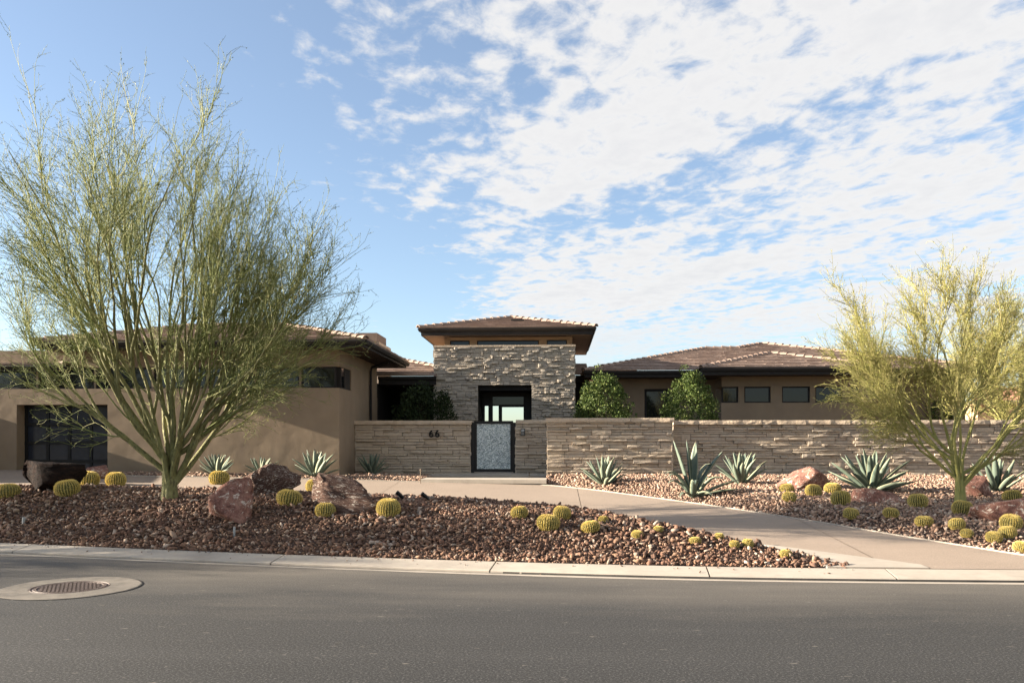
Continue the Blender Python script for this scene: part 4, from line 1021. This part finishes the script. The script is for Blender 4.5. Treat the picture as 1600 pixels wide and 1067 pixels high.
# (px, py of base, width px, variant, label)
CACTI = [
 (8, 778, 42, 0, 'barrel cactus cut by the left edge beside the dark boulder'),
 (103, 775, 42, 1, 'barrel cactus in front of the dark log-shaped boulder'),
 (134, 759, 32, 0, 'barrel cactus tucked behind the right end of the dark boulder'),
 (150, 744, 24, 0, 'small barrel cactus in front of the small pinkish boulder by the garage'),
 (178, 760, 32, 0, 'barrel cactus alone between the dark boulder and the big tree trunk'),
 (340, 757, 34, 0, 'barrel cactus half hidden behind the upright pink boulder'),
 (448, 790, 44, 0, 'barrel cactus between the upright pink boulder and the ridged grey boulder'),
 (488, 769, 30, 1, 'barrel cactus half hidden behind the left end of the ridged grey boulder'),
 (507, 808, 38, 2, 'barrel cactus in front of the left end of the ridged grey boulder'),
 (605, 806, 40, 0, 'barrel cactus at the right end of the ridged grey boulder'),
 (812, 810, 28, 1, 'leftmost of the three clustered cacti in the middle of the kerbside bed, with brown buds'),
 (856, 828, 38, 2, 'largest barrel cactus of the cluster in the middle of the kerbside bed'),
 (877, 811, 29, 2, 'barrel cactus behind the largest cactus in the middle of the kerbside bed'),
 (924, 832, 30, 0, 'barrel cactus first to the right of the clustered three in the kerbside bed'),
 (943, 817, 17, 0, 'tiny barrel cactus at the driveway edge behind a larger one'),
 (996, 841, 19, 0, 'small barrel cactus midway between tiny driveway edge pair in the kerbside bed'),
 (1029, 832, 18, 0, 'small barrel cactus by the driveway edge, near a dark pointed stone'),
 (1087, 851, 20, 0, 'small barrel cactus halfway along the narrowing end of the kerbside bed'),
 (1124, 842, 16, 0, 'tiny barrel cactus on the driveway edge of the narrowing kerbside bed'),
 (1148, 856, 18, 0, 'left one of the paired small cacti near the tip of the kerbside bed'),
 (1169, 855, 19, 0, 'right one of the paired small cacti near the tip of the kerbside bed'),
 (1228, 872, 20, 0, 'last barrel cactus at the pointed tip of the kerbside bed'),
 (1230, 769, 25, 1, 'barrel cactus under the left side of the humped pink boulder'),
 (1233, 784, 22, 0, 'pale barrel cactus just in front of the one under the humped pink boulder'),
 (1272, 775, 28, 1, 'barrel cactus with brown crown in front of the humped pink boulder'),
 (1302, 771, 27, 0, 'barrel cactus between the humped pink boulder and the large spread agave'),
 (1316, 789, 29, 0, 'barrel cactus left of the low flat pink boulder'),
 (1330, 811, 25, 0, 'barrel cactus nearest the driveway below the low flat pink boulder'),
 (1393, 809, 25, 0, 'barrel cactus in front of the low flat pink boulder'),
 (1437, 793, 29, 2, 'barrel cactus between the low flat pink boulder and the right hand tree'),
 (1446, 822, 26, 0, 'barrel cactus on open gravel left of the right hand tree'),
 (1505, 804, 29, 1, 'barrel cactus right in front of the right hand tree trunk'),
 (1498, 827, 27, 0, 'barrel cactus below the one in front of the right hand tree trunk'),
 (1512, 840, 21, 0, 'small barrel cactus lowest in line below the right hand tree trunk'),
 (1555, 847, 25, 0, 'barrel cactus near the driveway, below the broad tan boulder'),
 (1578, 841, 27, 2, 'barrel cactus touching the front of the broad tan boulder'),
 (1582, 827, 31, 1, 'barrel cactus leaning against the broad tan boulder'),
 (1585, 784, 26, 0, 'barrel cactus behind the broad tan boulder at the right edge'),
 (1596, 862, 24, 0, 'barrel cactus lowest at the right edge by the driveway'),
]
for k, (px, py, w, var, lab) in enumerate(CACTI):
    p = gnd(px, py); dep = p.y; rad = w * dep / FPX / 2 * .85 * random.uniform(.92, 1.08)
    t = tag(empty('barrel_cactus', (p.x, p.y + rad * .4, p.z - rad * .02), random.uniform(0, 6.28)), lab, 'cactus', 'golden barrel cacti')
    t.scale = (rad, rad, rad * random.uniform(.82, 1.06)); t.rotation_euler = (random.uniform(-.16, .16), random.uniform(-.16, .16), random.uniform(0, 6.28))
    body, sp, wool, bd = CAC[var]
    b = link('body', body, None, t); link('spines', sp, None, t)['kind'] = 'stuff'; link('crown_wool', wool, None, t)
    if bd: link('buds', bd, None, t)['kind'] = 'stuff'

# ------------------------------------------------------------------ agaves, each leaf a part
def leaf_mesh(bend, fold=.0, tipdrop=0.0, wmax=.095, seed=0):
    """leaf of length 1 rising along +Z and leaning to +X; bend in radians over its length"""
    r = random.Random(seed); n = 9; V = []; F = []; UV = []
    x = z = 0.0; a = 0.0
    for i in range(n):
        t = i / (n - 1)
        w = wmax * (0.62 + 1.1 * t - .6 * t * t) * (1 - t ** 3.2) + .002
        if t < .12: w *= .85
        nx, nz = math.cos(a), -math.sin(a)   # upper-side normal, towards -X.. flipped below
        for k, (u, up) in enumerate(((-1, .34), (-.5, .06), (0, -.03), (.5, .06), (1, .34))):
            V.append((x - nx * w * up * 1.0, u * w, z - nz * w * up))
        th = .17 * w + .002 if t < .97 else .001
        for k, (u, up) in enumerate(((.5, .06), (0, -.03), (-.5, .06))):
            V.append((x - nx * (w * up) + nx * th * (2.2 if u == 0 else 1.6), u * w, z - nz * (w * up) + nz * th * (2.2 if u == 0 else 1.6)))
        da = bend / (n - 1) * (0.4 + 1.2 * t)
        if tipdrop and t > .55: da += tipdrop / (n * .45)
        x += math.sin(a + da / 2) / (n - 1); z += math.cos(a + da / 2) / (n - 1); a += da
    for i in range(n - 1):
        for k in range(8): F.append((i * 8 + k, i * 8 + (k + 1) % 8, (i + 1) * 8 + (k + 1) % 8, (i + 1) * 8 + k))
    F.append(tuple((n - 1) * 8 + k for k in range(8)))
    me = bpy.data.meshes.new('leaf'); me.from_pydata(V, [], F); me.update(); uvl = me.uv_layers.new(name='UVMap')
    us = [0, .25, .5, .75, 1, .75, .5, .25]
    for lp in me.loops: uvl.data[lp.index].uv = (us[lp.vertex_index % 8], (lp.vertex_index // 8) / (n - 1))
    me.materials.append(M['agave']); me.polygons.foreach_set('use_smooth', [True] * len(me.polygons)); return me
LEAF = [leaf_mesh(.12, seed=1), leaf_mesh(.38, seed=2), leaf_mesh(-.12, seed=3), leaf_mesh(.65, seed=4)]
LEAFW = [leaf_mesh(.3, wmax=.075, seed=5), leaf_mesh(.7, tipdrop=1.7, wmax=.075, seed=6), leaf_mesh(.1, wmax=.08, seed=7), leaf_mesh(1.1, tipdrop=.5, wmax=.08, seed=8)]
def agave(px, py, hpx, n, seed, label, spread=62, dep=None, width=1.0, custom=None, lift=0.0):
    p = gnd(px, py) if dep is None else at(px, py, dep); p.z = float(G(np.array(p.x), np.array(p.y))); L = hpx * p.y / FPX; r = random.Random(seed)
    t = tag(empty('agave', (p.x, p.y, p.z - .03)), label, 'agave', 'blue agaves')
    for i in range(n):
        f = i / max(1, n - 1); az = i * 2.39996 + r.uniform(-.2, .2)
        tilt = R(4 + spread * f ** .85 + r.uniform(-4, 4)); ln = L * (1.0 + .12 * math.sin(f * 3.1) + r.uniform(-.10, .05)) * (1 if f < .8 else .92)
        me = LEAF[r.choice((0, 0, 1, 2) if f < .6 else (0, 1, 2, 1))]
        if custom:
            az, tilt, ln, mi = custom[i]; az = R(az); tilt = R(tilt); ln = ln * p.y / FPX; me = LEAFW[mi]
        o = bpy.data.objects.new('leaf', me); COL.objects.link(o); o.parent = t
        rr = .02 + .05 * f
        o.location = (rr * math.cos(az), rr * math.sin(az), .01 + .05 * (1 - f)); o.rotation_mode = 'ZYX' if False else 'XYZ'
        o.rotation_euler = (Matrix.Rotation(az, 3, 'Z') @ Matrix.Rotation(tilt, 3, 'Y')).to_euler(); o.scale = (ln, ln * width * r.uniform(.9, 1.1), ln)
    return t
agave(340, 741, 33, 21, 1, 'agave before the stucco wing, leftmost of the three by that wall', dep=22.9)
agave(410, 741, 30, 19, 2, 'agave before the stucco wing, middle one of the three by that wall', dep=22.9)
agave(494, 748, 42, 24, 3, 'largest agave before the stucco wing, beside its corner', dep=22.75)
agave(581, 742, 34, 17, 4, 'shaded agave at the left end of the wall with the number 66', dep=24.6, spread=48)
agave(945, 757, 42, 24, 5, 'small agave before the projecting stone wall', spread=56)
agave(1158, 756, 48, 23, 6, 'dark upright agave against the long wall, right of the floppy one', spread=46)
agave(1362, 768, 64, 30, 7, 'large spread agave behind the low flat pink boulder', spread=72, width=1.05)
agave(1558, 768, 52, 20, 8, 'agave behind the right hand tree, beside the red brown boulder', spread=50)
# the floppy one: az (deg, 0 = right), tilt, length px, leaf kind
agave(1082, 776, 75, 15, 9, 'tall floppy agave with folded drooping leaves before the wall joint', width=1.15, custom=[
 (175, 16, 92, 2), (160, 3, 88, 2), (60, 6, 86, 2), (10, 28, 86, 0), (20, 14, 72, 1), (185, 24, 62, 1), (200, 38, 52, 1), (235, 62, 44, 3), (300, 60, 48, 3), (355, 62, 74, 0), (340, 72, 70, 0), (40, 34, 60, 1), (215, 30, 66, 1), (265, 40, 62, 1), (325, 34, 64, 1)])

# ------------------------------------------------------------------ leafy shrubs
def leaf_cloud(P, D, size, r, asp=.5):
    """folded leaf quads at P pointing along D"""
    n = len(P); D = D / np.linalg.norm(D, axis=1)[:, None]; S = np.cross(D, r.normal(size=(n, 3))); S /= np.linalg.norm(S, axis=1)[:, None]
    s = (size * r.uniform(.7, 1.25, n))[:, None]
    V = np.stack([P, P + D * s * .5 + S * s * asp * .5, P + D * s, P + D * s * .5 - S * s * asp * .5], 1).reshape(-1, 3)
    return V, np.arange(4 * n).reshape(-1, 4)
def shrub(px, dep, top_py, wpx, label, mat, seed, shape, n=5200, leaf=.075):
    r = np.random.default_rng(seed); x = X(px, dep); zt_ = Zp(top_py, px, dep); zb = 1.75; h = zt_ - zb; w = wpx * dep / FPX / 2 * 1.18
    t = tag(empty('shrub', (x, dep, .75)), label, 'shrub', 'courtyard shrubs')
    # clumps on an egg outline
    nc = 240; cz = r.uniform(0.03, 1, nc); ca = r.uniform(0, 6.283, nc); prof = np.interp(cz, shape[0], shape[1]); cr = prof * np.sqrt(r.uniform(.45, 1, nc)) * .9
    C = np.stack([cr * np.cos(ca) * w, cr * np.sin(ca) * w, cz * h * .93 + 1.0], 1); C *= (1 + r.normal(size=(nc, 1)) * .03)
    idx = r.integers(0, nc, n); rad = r.uniform(.10, .20, nc)[idx][:, None]
    o = r.normal(size=(n, 3)); o /= np.linalg.norm(o, axis=1)[:, None]; P = C[idx] + o * rad * r.uniform(.5, 1, (n, 1))
    D = o + np.array((0, 0, .5)) + r.normal(size=(n, 3)) * .5
    V, F = leaf_cloud(P, D, leaf, r); tag(link('foliage', arr_mesh('foliage', V, F), M[mat], t), kind='stuff')
    m = MB()
    for k in range(5):
        a = r.uniform(0, 6.28); m.tube([(0, 0, 0), (.12 * math.cos(a), .12 * math.sin(a), h * .35), (w * .45 * math.cos(a), w * .45 * math.sin(a), h * .75)], [.03, .022, .008], 6)
    st = m.mesh('stem'); link('stem', st, M['stem'], t)
egg = ((0, .15, .35, .6, .8, .92, 1), (.95, 1.0, .99, .88, .66, .42, .12))
shrub(944, 26.3, 583, 88, 'sunlit rounded cone shrub behind the projecting stone wall', 'shrub_leaf', 1, egg, n=15000, leaf=.07)
shrub(1077, 26.8, 580, 84, 'sunlit cone shrub in front of the patio door of the right wing', 'shrub_leaf', 2, ((0, .15, .4, .6, .78, .92, 1), (.9, .98, 1.0, .9, .68, .42, .12)), n=15000, leaf=.07)
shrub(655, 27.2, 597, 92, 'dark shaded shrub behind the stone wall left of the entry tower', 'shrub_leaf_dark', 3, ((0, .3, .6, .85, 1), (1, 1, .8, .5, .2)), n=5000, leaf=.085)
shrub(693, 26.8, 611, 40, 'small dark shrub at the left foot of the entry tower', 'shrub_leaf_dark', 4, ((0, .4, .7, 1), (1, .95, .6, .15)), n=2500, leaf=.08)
shrub(1455, 34.0, 620, 70, 'green shrub behind the long wall right of the house', 'shrub_leaf', 5, ((0, .4, .7, 1), (1, .95, .7, .2)), n=3500, leaf=.1)

# ------------------------------------------------------------------ palo verde trees
def tubes(Pl, Rd, sides):
    """Pl (N,M,3) polylines, Rd (N,M) radii -> verts, quads"""
    N_, Mm, _ = Pl.shape
    Tn = np.gradient(Pl, axis=1); Tn /= np.linalg.norm(Tn, axis=2)[..., None] + 1e-9
    ref = np.where(np.abs(Tn[:, :1, 2:3]) < .8, np.array((0, 0, 1.0)), np.array((1.0, 0, 0))) * np.ones((N_, Mm, 1))
    A = np.cross(Tn, ref); A /= np.linalg.norm(A, axis=2)[..., None] + 1e-9; B = np.cross(Tn, A)
    th = np.arange(sides) * 2 * np.pi / sides
    V = Pl[:, :, None, :] + Rd[:, :, None, None] * (A[:, :, None, :] * np.cos(th)[:, None] + B[:, :, None, :] * np.sin(th)[:, None])
    base = (np.arange(N_) * Mm * sides)[:, None, None] + (np.arange(Mm - 1) * sides)[None, :, None]
    k = np.arange(sides)[None, None, :]; k2 = (k + 1) % sides
    F = np.stack([base + k, base + k2, base + sides + k2, base + sides + k], -1).reshape(-1, 4)
    return V.reshape(-1, 3), F
def grow(start, dirn, length, M_, r, wig, up, droop=None):
    """grow N polylines: start (N,3), dirn (N,3), length (N,)"""
    N_ = len(start); d = dirn / np.linalg.norm(dirn, axis=1)[:, None]; P = [start]; st = (length / (M_ - 1))[:, None]
    for i in range(M_ - 1):
        d = d + r.normal(size=(N_, 3)) * wig; d[:, 2] += up if droop is None else np.where(droop, -abs(up) * 1.6, up)
        d /= np.linalg.norm(d, axis=1)[:, None]; P.append(P[-1] + d * st)
    return np.stack(P, 1)
def spawn(P, n, t0, t1, r, power=1.0):
    """n points along each polyline: positions, tangents, parent index, t"""
    N_, Mm, _ = P.shape; t = t0 + (t1 - t0) * r.random((N_, n)) ** power
    f = t * (Mm - 1); i = np.clip(f.astype(int), 0, Mm - 2); w = (f - i)[..., None]; a = np.arange(N_)[:, None]
    pos = P[a, i] * (1 - w) + P[a, i + 1] * w; tan = P[a, i + 1] - P[a, i]
    tan /= np.linalg.norm(tan, axis=2)[..., None] + 1e-9
    return pos.reshape(-1, 3), tan.reshape(-1, 3), np.repeat(np.arange(N_), n), t.ravel()
def deviate(tan, ang, r):
    s = np.cross(tan, r.normal(size=tan.shape)); s /= np.linalg.norm(s, axis=1)[:, None] + 1e-9
    return tan * np.cos(ang)[:, None] + s * np.sin(ang)[:, None]
def palo_verde(loc, H, W, seed, label, suffix='', n2=8, n3=12, n4=6, nl=4, limbs=None, trunk_h=.45, trunk_r=.17, group='palo verde trees', leaf=.026, twig=.0056, forks=2, lowfrac=.42, limb_k=1.0):
    r = np.random.default_rng(seed)
    t = tag(empty('palo_verde_tree', loc), label, 'tree', group)
    # limbs: (azimuth deg, tilt deg, length fraction)
    limbs = limbs or [(k * 40 + r.uniform(-14, 14), r.uniform(12, 46), r.uniform(.72, 1.0)) for k in range(9)]
    L0 = np.array([l[2] for l in limbs]) * H * .93; az = np.radians([l[0] for l in limbs]); ti = np.radians([l[1] for l in limbs])
    st = np.stack([np.cos(az) * trunk_r * .55, np.sin(az) * trunk_r * .55, np.full(len(az), trunk_h) + r.uniform(-.12, .55, len(az))], 1)
    d = np.stack([np.sin(ti) * np.cos(az), np.sin(ti) * np.sin(az), np.cos(ti)], 1)
    P1 = grow(st, d, L0, 12, r, .11, .07)
    lr = trunk_r * r.uniform(.25, .40, len(az)) * limb_k; R1 = lr[:, None] * np.linspace(1, .12, 12)[None, :] ** 1.35 + .006
    m = MB(); m.tube([(0, 0, -.25), (0, 0, .0), (.02, 0, trunk_h * .55), (0.0, 0, trunk_h + .12)], [trunk_r * 1.0, trunk_r * .86, trunk_r * .74, trunk_r * .40], 14)
    tr_ = m.mesh('trunk'); link('trunk', tr_, M['palo_bark' + suffix], t, True)
    # forks low on the limbs give the many-stemmed look
    nf = forks; pf, tf, pa, ttf = spawn(P1, nf, .10, .42, r)
    df = deviate(tf, np.radians(r.uniform(9, 24, len(pf))), r); Pf = grow(pf, df, L0[pa] * (1 - ttf * .8) * r.uniform(.75, 1.0, len(pf)), 12, r, .085, .065)
    rf = np.interp(ttf, [0, 1], [.8, .3]) * lr[pa]; Rf = rf[:, None] * np.linspace(1, .12, 12)[None, :] ** 1.1 + .005
    for k in range(len(limbs)):
        Q = np.concatenate([[[st[k][0] * 1.25, st[k][1] * 1.25, -.12], [st[k][0] * .95, st[k][1] * .95, trunk_h * .5]], P1[k]])[None]; RR = np.concatenate([[R1[k][0] * 1.5, R1[k][0] * 1.25], R1[k]])[None]
        V, F = tubes(Q, RR, 9); link('limb', arr_mesh('limb', V, F), M['palo_bark' + suffix], t, True)
    for k in range(len(pf)):
        V, F = tubes(Pf[k][None], Rf[k][None], 8); link('limb', arr_mesh('limb', V, F), M['palo_bark' + suffix], t, True)
    P1 = np.concatenate([P1, Pf])
    # secondary branches
    p2, t2, par, tt = spawn(P1, n2, .20, .98, r); dv = deviate(t2, np.radians(r.uniform(14, 42, len(p2))), r)
    out = p2 * np.array((1, 1, 0)); out /= np.linalg.norm(out, axis=1)[:, None] + .05
    low = tt < lowfrac
    dv = dv + out * np.where(low, .75, .22)[:, None]; dv[:, 2] += np.where(low, -.15, .16)
    len2 = H * (.20 + .16 * r.random(len(p2))) * np.where(low, .95, 1.12 - .45 * tt)
    P2 = grow(p2, dv, len2, 8, r, .07, .075); r2 = np.interp(tt, [0, 1], [.022, .010]) * (H / 8)
    R2 = r2[:, None] * np.linspace(1, .22, 8)[None, :]
    # third order: long whippy shoots
    p3, t3, par3, tt3 = spawn(P2, n3, .12, 1.0, r); dv = deviate(t3, np.radians(r.uniform(8, 36, len(p3))), r)
    dro = r.random(len(p3)) < np.where(low[par3], .55, .10)
    len3 = H * r.uniform(.08, .19, len(p3)); P3 = grow(p3, dv, len3, 6, r, .12, .075, dro); R3 = np.full((len(p3), 1), twig * 1.15) * np.linspace(1, .35, 6)[None, :]
    p4, t4, par4, tt4 = spawn(P3, n4, .1, 1.0, r); dv = deviate(t4, np.radians(r.uniform(18, 55, len(p4))), r)
    len4 = H * r.uniform(.018, .055, len(p4)); P4 = grow(p4, dv, len4, 4, r, .22, .05); R4 = np.full((len(p4), 1), twig * .62) * np.linspace(1, .4, 4)[None, :]
    Vs = []; Fs = []; b = 0
    for Pq, Rq, sd in ((P2, R2, 5), (P3, R3, 3), (P4, R4, 3)):
        V, F = tubes(Pq, Rq, sd); Vs.append(V); Fs.append(F + b); b += len(V)
    crown = link('crown', arr_mesh('crown', np.concatenate(Vs), np.concatenate(Fs)), M['palo_twig' + suffix], t); crown['kind'] = 'stuff'
    pl, tl, _, _ = spawn(P4, nl, .1, 1.0, r); dl = deviate(tl, np.radians(r.uniform(25, 80, len(pl))), r)
    V, F = leaf_cloud(pl, dl, np.full(len(pl), leaf), r, .42); lv = link('leaves', arr_mesh('leaves', V, F), M['palo_leaf' + suffix], crown); lv['kind'] = 'stuff'
    return t
def copy_tree(o, parent=None):
    c = o.copy(); COL.objects.link(c); c.parent = parent
    for k in list(o.children): copy_tree(k, c)
    return c
pL = gnd(265, 779)
H1 = 545 * pL.y / FPX
limbsL = [(178, 40, .80), (200, 27, .88), (168, 16, .97), (95, 10, .96), (280, 8, .98), (20, 13, .97), (350, 22, .90), (5, 33, .80), (55, 30, .80), (130, 30, .82), (235, 32, .82), (310, 30, .82), (185, 52, .62), (2, 52, .66), (345, 42, .72), (15, 58, .55)]
t1 = palo_verde(pL, H1, 0, 5, 'tall wide green-barked tree in the kerbside bed before the garage', limbs=limbsL, trunk_h=.34, trunk_r=.135, forks=2, n2=6, n3=11, n4=6, limb_k=1.05)
pR = gnd(1500, 786); H2 = 318 * pR.y / FPX
limbsR = [(182, 66, .72), (200, 60, .70), (358, 64, .72), (178, 48, .80), (190, 30, .90), (160, 18, .98), (280, 8, 1.0), (30, 16, .98), (350, 34, .92), (5, 50, .82), (95, 20, .9), (230, 36, .84), (320, 36, .84)]
t2 = palo_verde(pR, H2, 0, 8, 'yellow-green sunlit tree in the gravel before the long stone wall', '_bright', limbs=limbsR, trunk_h=.40, trunk_r=.11, n2=8, n3=14, n4=6, leaf=.024, limb_k=.8, forks=1, lowfrac=.62)
# the same kind of tree beyond: behind the wall at the right, behind the garage, and along the street outside the frame (their shade falls into it)
def more(src, loc, sc, rz, label):
    c = copy_tree(src); c.location = loc; c.scale = (sc, sc, sc); c.rotation_euler = (0, 0, rz); c['label'] = label; return c
more(t2, (X(1590, 30), 30, .7), 1.25, 1.3, 'dark twiggy tree behind the wall at the right edge')
more(t2, (X(-10, 34), 34, .9), 1.1, 2.2, 'yellow-green tree top behind the garage roof at the left edge')
more(t1, (-20.5, 12.9, .3), .9, 2.0, 'street tree left of the picture beside the kerbside bed')
more(t1, (-31.0, 8.4, .1), 1.0, 4.1, 'second street tree farther left along the kerb')

# ------------------------------------------------------------------ manhole
mc = gnd(110, 918.5); mr0 = 211 * mc.y / FPX / 2 * 1.0
mh = tag(empty('manhole', (mc.x, mc.y, 0)), 'round iron manhole cover in a pale concrete collar in the road', 'manhole')
def ringmesh(name, prof, mat, seg=64, wob=0.0):
    m = MB(); m.lathe(prof, 0, 0, seg)
    if wob:
        r = random.Random(3); ph = [r.uniform(0, 6.28) for _ in range(4)]
        m.v = [(x * (1 + wob * math.sin(5 * math.atan2(y, x) + ph[0]) + wob * .7 * math.sin(11 * math.atan2(y, x) + ph[1])), y * (1 + wob * math.sin(5 * math.atan2(y, x) + ph[0])), z) for x, y, z in m.v]
    return link(name, m.mesh(name), M[mat], mh)
ringmesh('tar_seam', [(mr0 * .9, .003), (mr0 * 1.022, .004)], 'black_metal', wob=.006)
ringmesh('collar', [(mr0 * .54, .006), (mr0 * .56, .012), (mr0 * .98, .010), (mr0 * 1.0, .006), (mr0 * 1.0, -.02)], 'collar_concrete', wob=.005)
ringmesh('frame_ring', [(mr0 * .45, -.01), (mr0 * .455, .012), (mr0 * .50, .013), (mr0 * .505, .006), (mr0 * .53, .006), (mr0 * .535, .014), (mr0 * .55, .013), (mr0 * .555, 0)], 'cast_iron')
cv = ringmesh('cover', [(0.0, .004), (mr0 * .448, .004), (mr0 * .452, -.02)], 'cast_iron')
m = MB(); rk = mr0 * .43; stp = .052
for i in range(-14, 15):
    for j in range(-14, 15):
        x, y = i * stp + (stp / 2 if j % 2 else 0), j * stp * .87
        if math.hypot(x, y) < rk: m.box(x - .017, x + .017, y - .017, y + .017, .0045, .013)
tag(link('studs', m.mesh('studs'), M['cast_iron'], cv), kind='stuff')

# ------------------------------------------------------------------ small stakes and garden lights
def stake(px, py, h_px, label, mat='stake', head=True, r=.012, dep=None):
    p = gnd(px, py) if dep is None else at(px, py, dep); h = h_px * p.y / FPX
    t = tag(empty('garden_stake', p), label, 'stake', 'garden stakes')
    link('post', MB().tube([(0, 0, -.15), (0, 0, h * .5), (.004, 0, h)], r, 8).mesh('post'), M[mat], t)
    if head: link('nozzle', MB().tube([(.004, 0, h), (.004, 0, h + .03), (.004, 0, h + .06)], [r * 1.3, r * 2.2, r * 1.6], 8).mesh('nozzle'), M[mat], t)
stake(657, 756, 20, 'thin sprinkler riser at the left end of the lower step')
stake(827, 752, 12, 'thin dark riser right of the lower entry step', dep=23.9)
stake(881, 756, 15, 'thin sprinkler riser before the left end of the projecting wall')
stake(37, 818, 10, 'short grey pipe stub in the gravel below the leftmost cacti', 'grey_plastic', False, .03)
stake(366, 838, 15, 'leaning grey stub in the gravel below the upright pink boulder', 'grey_plastic', False, .02)
def spot(px, py, label, dep=None):
    p = gnd(px, py) if dep is None else at(px, py, dep)
    t = tag(empty('garden_spotlight', p), label, 'spotlight', 'garden spotlights')
    link('spike', MB().tube([(0, 0, -.1), (0, 0, .06)], .012, 8).mesh('spike'), M['black_metal'], t)
    link('lamp_head', MB().tube([(.05, .02, .03), (.0, 0, .09), (-.07, -.03, .15)], [.028, .036, .042], 10).mesh('lamp_head'), M['black_metal'], t)
spot(626, 781, 'left one of two small black spotlights on the gravel crest right of the ridged boulder'); spot(665, 783, 'right one of two small black spotlights on the gravel crest right of the ridged boulder')
spot(649, 750, 'small black spotlight in the gravel under the number 66', dep=24.9)
# dark pointed stones on the driveway edge
for px, py, w, h, lab in ((1068, 832, 14, 9, 'dark pointed stone at the driveway edge between two small cacti'), (1042, 838, 10, 9, 'small dark stone on the gravel near the driveway edge')):
    boulder(px, py, w, h, 'boulder_dark', int(px), lab, sub=2)

# ------------------------------------------------------------------ neighbour house beyond the right end
nh = tag(empty('neighbour_house', (X(1580, 48), 48, .8)), 'distant tan house with mottled red tile roof beyond the right end of the wall', 'house')
na, nb_ = X(1522, 48), X(1522, 48) + 14; nz = Zp(626, 1560, 48); nz2 = Zp(603, 1560, 51)
part('wall', 'far_wall', lambda m: m.box(na + .6, nb_, 48.8, 58, .3, nz - .1), nh)
nr_ = part('roof', 'far_tile', lambda m: m.add([(na, 48, nz), (nb_, 48, nz), (nb_, 53, nz2), (na + 3.5, 53, nz2)], [(0, 1, 2, 3)]), nh)
mb = MB(); r = random.Random(3); NN = 13
for i in range(NN):
    z0 = nz + (nz2 - nz) * i / NN; z1 = nz + (nz2 - nz) * (i + 1) / NN; y0 = 48 + 5 * i / NN; y1 = 48 + 5 * (i + 1) / NN; x = na + 3.5 * i / NN
    while x < nb_:
        mb.prism([(x, y0 - .05, z0), (x + .14, y0 - .05, z0 + .09), (x + .28, y0 - .05, z0)], (0, y1 - y0 + .05, z1 - z0)); x += .32
tag(mb.build('roof_tiles', M['far_tile'], nr_), kind='stuff')
part('fascia', 'soffit_tan', lambda m: m.box(na, nb_, 47.96, 47.995, nz - .22, nz - .01), nh)
for a in (1.6, 5.2):
    window(na + a, na + a + 1.5, 48.74, 1.6, 2.9, parent=nh)
